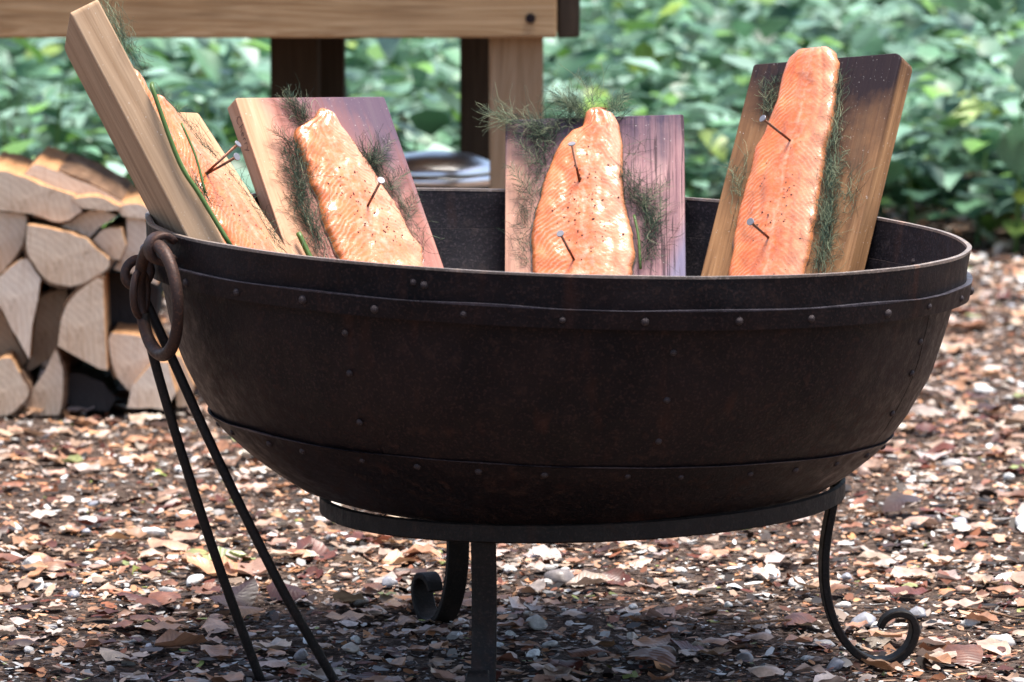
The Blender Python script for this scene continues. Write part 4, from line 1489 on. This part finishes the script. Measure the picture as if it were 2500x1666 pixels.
S2 = fillet(MB2, F2L, F2R, 0.021, M_SALMON_DEEP, 'salmon fillet with two crossed nails beside the thick edge-on plank', seed=2, pepper=(70, -0.08, 0.09))
S3 = fillet(MB3, F3L, F3R, 0.019, M_SALMON, 'salmon fillet with one nail on the pinkish Cherry plank', seed=3, pepper=(120, -0.085, 0.04))
S4 = fillet(MB4, F4L, F4R, 0.019, M_SALMON, 'salmon fillet with a pointed tail on the purple-grey middle plank', seed=4, ridge=0.9, pepper=(110, -0.09, 0.07))
S5 = fillet(MB5, F5L, F5R, 0.018, M_SALMON_DEEP, 'deep orange salmon fillet standing above the scorched brown plank', seed=5, ridge=0.7, pepper=(60, -0.09, 0.12))

# ------------------------------------------------------------------ nails
bm = bmesh.new()
bmesh.ops.create_cone(bm, cap_ends=True, segments=12, radius1=0.0014, radius2=0.0017, depth=1.0)
shank_me = bpy.data.meshes.new('shank'); bm.to_mesh(shank_me); bm.free()
shank_me.materials.append(M_SHANK); shank_me.shade_smooth()
bm = bmesh.new()
bmesh.ops.create_cone(bm, cap_ends=True, segments=20, radius1=0.0044, radius2=0.0046, depth=0.0016)
bmesh.ops.bevel(bm, geom=list(bm.edges), offset=0.0003, segments=1, affect='EDGES')
head_me = bpy.data.meshes.new('head'); bm.to_mesh(head_me); bm.free()
head_me.materials.append(M_NHEAD)
NAILS = [(MB5, (-0.0156, 0.0863, 0.016), (-0.0229, 0.0886, 0.0603), 'nail through the upper part of the fillet on the scorched brown plank'),
         (MB5, (-0.0095, -0.0414, 0.016), (-0.004, -0.0458, 0.0604), 'nail through the lower part of the fillet on the scorched brown plank'),
         (MB4, (-0.0175, 0.0157, 0.016), (-0.0234, 0.041, 0.0528), 'upper rusty nail in the fillet on the purple-grey middle plank'),
         (MB4, (-0.0249, -0.0874, 0.016), (-0.0365, -0.0787, 0.0586), 'lower rusty nail in the fillet on the purple-grey middle plank'),
         (MB3, (0.0183, -0.0222, 0.014), (0.0103, -0.0173, 0.060), 'single rusty nail in the fillet on the pinkish Cherry plank'),
         (MB2, (-0.0058, 0.0335, 0.016), (-0.008, 0.0348, 0.0659), 'rust-orange upper nail of the crossed pair beside the thick plank'),
         (MB2, (-0.0042, 0.0323, 0.016), (-0.0207, 0.0202, 0.0616), 'dark grey lower nail of the crossed pair beside the thick plank')]
for (M, b, h, lb) in NAILS:
    B, H = M @ Vector(b), M @ Vector(h)
    d = (H - B).normalized()
    tip = B - d * 0.020
    root = empty('nail', tip)
    root.rotation_euler = d.to_track_quat('Z', 'Y').to_euler()
    tag(root, lb, 'nail', 'nails holding the salmon fillets')
    Ln = (H - tip).length
    s = link('shank', shank_me, parent=root)
    s.matrix_local = Matrix.Translation((0, 0, Ln / 2)) @ Matrix.Diagonal((1, 1, Ln, 1))
    hd = link('head', head_me, parent=root)
    hd.location = (0, 0, Ln)

# ------------------------------------------------------------------ fennel fronds
HERB_COLS = np.array([(0.026, 0.044, 0.032), (0.044, 0.074, 0.052), (0.014, 0.020, 0.018), (0.10, 0.135, 0.088), (0.22, 0.25, 0.155), (0.05, 0.045, 0.034)])


class Fronds:
    def __init__(self, seed):
        self.V, self.F, self.C = [], [], []
        self.r = random.Random(seed)
        self.n = 0

    def strand(self, p, d, length, curl, rad_, col, lift=0.0, segs=7):
        r = self.r
        p = Vector(p); d = Vector(d).normalized()
        bend = Vector((r.gauss(0, 1), r.gauss(0, 1), r.gauss(0, 0.5))) * curl
        b0 = self.n
        st_ = length / segs
        for i in range(segs + 1):
            t_ = d
            a = t_.cross(Vector((0.3, 0.2, 1))).normalized()
            b = t_.cross(a)
            rr = rad_ * (1.0 - 0.55 * i / segs)
            for k in range(3):
                g = 2.0944 * k
                self.V.append(tuple(p + (a * math.cos(g) + b * math.sin(g)) * rr))
                self.C.append(col)
            p = p + d * st_
            if p.z < 0.0008:
                p.z = 0.0008 + r.random() * 0.001
            d = (d + bend * 0.18 + Vector((r.gauss(0, 0.24), r.gauss(0, 0.24), r.gauss(0, 0.10) + lift * 0.1))).normalized()
        for i in range(segs):
            for k in range(3):
                k2 = (k + 1) % 3
                self.F.append((b0 + i * 3 + k, b0 + i * 3 + k2, b0 + (i + 1) * 3 + k2, b0 + (i + 1) * 3 + k))
        self.n += 3 * (segs + 1)

    def bundle(self, path, width, n, lmin, lmax, splay=0.5, lightp=0.15, zmax=0.012, out=None, rad_=0.00027, curl=1.1, flow=1.0):
        """hairs strewn along a path in plank coordinates; out: preferred sideways direction"""
        r = self.r
        P = [Vector((p[0], p[1], 0)) for p in path]
        for k in range(n):
            u = r.random() * (len(P) - 1)
            i = min(int(u), len(P) - 2)
            c = P[i].lerp(P[i + 1], u - i)
            t_ = (P[i + 1] - P[i]).normalized() * flow
            s_ = Vector((t_.y, -t_.x, 0))
            q = c + s_ * r.gauss(0, width * 0.5)
            q.z = 0.001 + abs(r.gauss(0, zmax * 0.5))
            d = t_ * r.choice([1, 1, 1, -0.6]) + s_ * r.gauss(0, splay) + Vector((0, 0, r.gauss(0.05, 0.15)))
            if out is not None:
                d = d + Vector((out[0], out[1], 0)) * r.random()
            col = HERB_COLS[4 if r.random() < lightp * 0.5 else (3 if r.random() < lightp else r.choice([0, 0, 1, 1, 2, 5]))] * r.uniform(0.7, 1.3)
            self.strand(q, d, r.uniform(lmin, lmax), curl, rad_ * r.uniform(0.7, 1.3), col)

    def fan(self, base, dirs, n, lmin, lmax, lightp=0.5, curl=0.8, rad_=0.00028, z=0.006):
        r = self.r
        for k in range(n):
            dx, dy = r.choice(dirs)
            g = r.gauss(0, 0.35)
            d = Vector((dx * math.cos(g) - dy * math.sin(g), dx * math.sin(g) + dy * math.cos(g), r.gauss(0.12, 0.22)))
            q = Vector((base[0] + r.gauss(0, 0.006), base[1] + r.gauss(0, 0.006), abs(r.gauss(z, 0.004))))
            col = HERB_COLS[4 if r.random() < lightp * 0.6 else (3 if r.random() < lightp else r.choice([0, 1, 1, 2]))] * r.uniform(0.7, 1.3)
            self.strand(q, d, r.uniform(lmin, lmax), curl, rad_ * r.uniform(0.7, 1.3), col, segs=8)

    def sprig(self, base, d, length, lightp=0.5, n=16):
        """a stalk with feathery side hairs that fork once"""
        r = self.r
        p = Vector((base[0], base[1], 0.004 + r.random() * 0.006)); d = Vector((d[0], d[1], 0.05)).normalized()
        side = Vector((d.y, -d.x, 0))
        c0 = HERB_COLS[r.choice([1, 3, 3])] * r.uniform(0.8, 1.3)
        bend = r.gauss(0, 0.25)
        for k in range(n):
            u = k / n
            q = p + d * (u * length) + side * (bend * u * u * length)
            if k % 4 == 0:
                self.strand(q, d + side * bend * u, length / 4 * 1.1, 0.1, 0.00052 * (1.1 - 0.6 * u), c0, segs=3)
            for sg in (-1, 1):
                dd = d + side * sg * r.uniform(0.6, 1.1) + Vector((0, 0, r.gauss(0.05, 0.15)))
                col = HERB_COLS[4 if r.random() < lightp * 0.5 else r.choice([1, 3, 0])] * r.uniform(0.8, 1.2)
                ln = r.uniform(0.010, 0.022) * (1.15 - 0.6 * u)
                self.strand(q, dd, ln, 0.5, 0.0003, col, segs=4)
                self.strand(q + dd.normalized() * ln * 0.35, dd + d * r.uniform(-0.4, 1.2), ln * 0.6, 0.5, 0.00026, col, segs=3)

    def build(self, M, label, stems=()):
        me = bigmesh('fronds', np.array(self.V), np.array(self.F), np.array(self.C))
        root = empty('fennel_bunch', (0, 0, 0))
        root.matrix_world = M
        tag(root, label, 'herb', 'fennel bunches under the salmon fillets')
        f = link('fronds', me, M_HERB, root)
        f['kind'] = 'stuff'
        for pts, r0 in stems:
            link('stem', tube_mesh('stem', smooth_path(pts, 5), r0, 8), M_STEM, root, True)
        return root


f = Fronds(31)
f.bundle([(-0.050, 0.050), (-0.060, 0.005), (-0.064, -0.036), (-0.062, -0.082)], 0.014, 379, 0.02, 0.05, 0.3, 0.22, 0.012, flow=-1)
f.bundle([(-0.044, 0.075), (-0.055, 0.03), (-0.066, -0.02)], 0.016, 115, 0.015, 0.045, 0.5, 0.08, 0.008, out=(-0.8, 0.7))
f.fan((-0.022, 0.098), [(-0.5, 0.8), (-0.2, 1), (0.3, 1), (-1, 0.3), (-0.9, -0.2)], 100, 0.018, 0.042, 0.12)
f.fan((-0.035, 0.118), [(-0.6, 0.7), (0.2, 1), (-1, 0.6)], 40, 0.012, 0.032, 0.6)
f.fan((0.045, 0.036), [(0.8, 0.7), (1, 0.2), (0.4, 1)], 110, 0.018, 0.048, 0.12)
f.bundle([(0.040, 0.048), (0.054, 0.030), (0.064, 0.0), (0.074, -0.04), (0.082, -0.085)], 0.011, 231, 0.015, 0.04, 0.45, 0.15, 0.010, flow=-1)
for bx_, d_, l_ in (((-0.045, 0.05), (-0.5, 0.85), 0.045), ((-0.055, 0.0), (-0.45, 0.9), 0.055), ((-0.022, 0.1), (-0.45, 0.9), 0.035), ((0.05, 0.035), (0.75, 0.65), 0.045), ((0.062, 0.0), (0.6, 0.8), 0.04), ((0.07, -0.04), (0.5, 0.85), 0.04), ((-0.06, -0.05), (-0.3, 0.95), 0.05)):
    f.sprig(bx_, d_, l_, 0.2)
f.build(MB3, 'dark feathery fennel under the fillet on the pinkish Cherry plank', [([(-0.088, -0.055, 0.010), (-0.082, -0.085, 0.008), (-0.078, -0.1, 0.006)], 0.0032)])

f = Fronds(41)
f.bundle([(-0.022, 0.1042), (-0.044, 0.0819), (-0.058, 0.0671), (-0.063, 0.0368), (-0.073, -0.0007), (-0.080, -0.0382), (-0.082, -0.09)], 0.013, 379, 0.012, 0.036, 0.5, 0.2, 0.010, out=(-0.5, 0.3), flow=-1)
f.fan((-0.060, 0.085), [(-1, 0.4), (-0.8, 0.8), (-1, 0.0), (-0.9, -0.5)], 110, 0.02, 0.052, 0.35)
f.fan((-0.098, 0.100), [(-1, 0.1), (-1, 0.35), (-0.6, 0.8), (-1, -0.3)], 46, 0.018, 0.045, 1.0)
f.fan((-0.018, 0.104), [(-0.8, 0.8), (-0.4, 1), (0, 1), (0.6, 0.9), (-1, 0.3)], 120, 0.018, 0.046, 0.5)
f.fan((0.024, 0.106), [(0.6, 0.8), (1, 0.4), (0, 1)], 60, 0.012, 0.032, 0.5)
f.fan((-0.005, 0.125), [(-0.1, 1), (0.2, 1)], 7, 0.04, 0.055, 1.0, 0.3)
f.fan((-0.025, 0.112), [(-0.9, 0.6), (-0.5, 1), (0.1, 1), (-1, 0.1)], 60, 0.025, 0.05, 1.0, 1.0)
f.fan((-0.100, 0.104), [(-1, 0.15), (-1, 0.3)], 16, 0.03, 0.05, 1.0, 0.6)
f.bundle([(0.034, 0.03), (0.047, -0.003), (0.060, -0.0203), (0.064, -0.043), (0.064, -0.0711), (0.058, -0.0952)], 0.011, 401, 0.012, 0.034, 0.35, 0.14, 0.014, flow=-1)
f.bundle([(0.042, 0.06), (0.050, -0.0), (0.070, -0.03), (0.074, -0.08)], 0.016, 79, 0.02, 0.045, 0.8, 0.1, 0.008, out=(0.6, 0.2), flow=-1)
for bx_, d_, l_ in (((-0.04, 0.085), (-0.9, 0.45), 0.055), ((-0.085, 0.095), (-0.97, 0.2), 0.05), ((-0.02, 0.105), (-0.6, 0.8), 0.045), ((0.0, 0.115), (-0.1, 1), 0.045), ((0.02, 0.108), (0.6, 0.8), 0.03), ((-0.06, 0.04), (-0.8, 0.6), 0.05), ((-0.075, 0.0), (-0.5, 0.85), 0.045), ((0.055, -0.02), (0.6, 0.8), 0.045), ((0.066, -0.05), (0.5, 0.85), 0.04)):
    f.sprig(bx_, d_, l_, 0.7)
f.build(MB4, 'wispy fennel spreading past the purple-grey middle plank', [([(0.046, -0.03, 0.006), (0.051, -0.06, 0.007), (0.053, -0.1, 0.006)], 0.0016)])

f = Fronds(51)
f.bundle([(0.028, 0.165), (0.035, 0.1215), (0.041, 0.079), (0.047, 0.0366), (0.054, -0.0013), (0.060, -0.0368), (0.066, -0.09)], 0.008, 424, 0.02, 0.045, 0.14, 0.42, 0.008, flow=-1)
f.bundle([(0.055, 0.0), (0.064, -0.04), (0.070, -0.09)], 0.014, 146, 0.02, 0.045, 0.25, 0.45, 0.008, flow=-1)
f.bundle([(0.078, 0.05), (0.080, 0.02), (0.080, -0.01)], 0.012, 39, 0.02, 0.045, 0.4, 0.35, 0.004, flow=-1)
f.bundle([(-0.058, 0.178), (-0.062, 0.1495), (-0.063, 0.1219)], 0.010, 115, 0.010, 0.026, 0.9, 0.2, 0.005, flow=-1)
f.bundle([(-0.074, 0.0694), (-0.080, 0.0337), (-0.072, -0.0132)], 0.008, 30, 0.02, 0.045, 0.3, 0.7, 0.005, flow=-1)
for bx_, d_, l_ in (((0.045, 0.06), (0.35, -0.93), 0.06), ((0.05, 0.02), (0.45, 0.9), 0.05), ((0.06, -0.03), (0.4, 0.9), 0.055), ((-0.06, 0.13), (-0.3, 0.95), 0.045), ((-0.07, 0.02), (-0.3, 0.95), 0.05)):
    f.sprig(bx_, d_, l_, 0.7)
f.build(MB5, 'grey-green fennel beside the fillet on the scorched brown plank')

f = Fronds(21)
f.bundle([(0.022, 0.130), (0.037, 0.100), (0.052, 0.066), (0.066, 0.03), (0.074, -0.02), (0.072, -0.07)], 0.012, 312, 0.012, 0.035, 0.4, 0.2, 0.012, flow=-1)
f.fan((0.015, 0.140), [(0, 1), (0.5, 1), (-0.5, 1)], 22, 0.012, 0.03, 0.6)
f.build(MB2, 'dark fennel along the fillet with two crossed nails')

f = Fronds(12)
f.bundle([(-0.070, 0.255), (-0.080, 0.215), (-0.085, 0.18)], 0.016, 187, 0.015, 0.04, 0.45, 0.7, 0.016, flow=-1)
f.fan((-0.085, 0.03), [(0.3, -1), (-0.3, -0.6), (0.2, 0.8)], 90, 0.02, 0.045, 0.4, z=0.004)
f.build(MB1, 'fennel with a thick green stem hanging down the edge-on plank', [([(-0.098, 0.150, 0.010), (-0.1065, 0.138, 0.006), (-0.1070, 0.0617, -0.004), (-0.1072, 0.0207, -0.001), (-0.1075, -0.045, 0.003)], 0.0025), ([(-0.085, 0.10, 0.02), (-0.092, 0.06, 0.016), (-0.100, 0.02, 0.006)], 0.0014)])
f = Fronds(13)
for k in range(110):
    pass
f.fan((0.098, 0.035), [(1, 0.5), (0.9, 1), (1, -0.1), (0.6, 1)], 90, 0.025, 0.062, 0.25, z=0.0)
MBK = MB1 @ Matrix.Translation((0, 0, -0.030))
f.build(MBK, 'loose dark fennel wisps behind the edge-on plank, above the firewood')
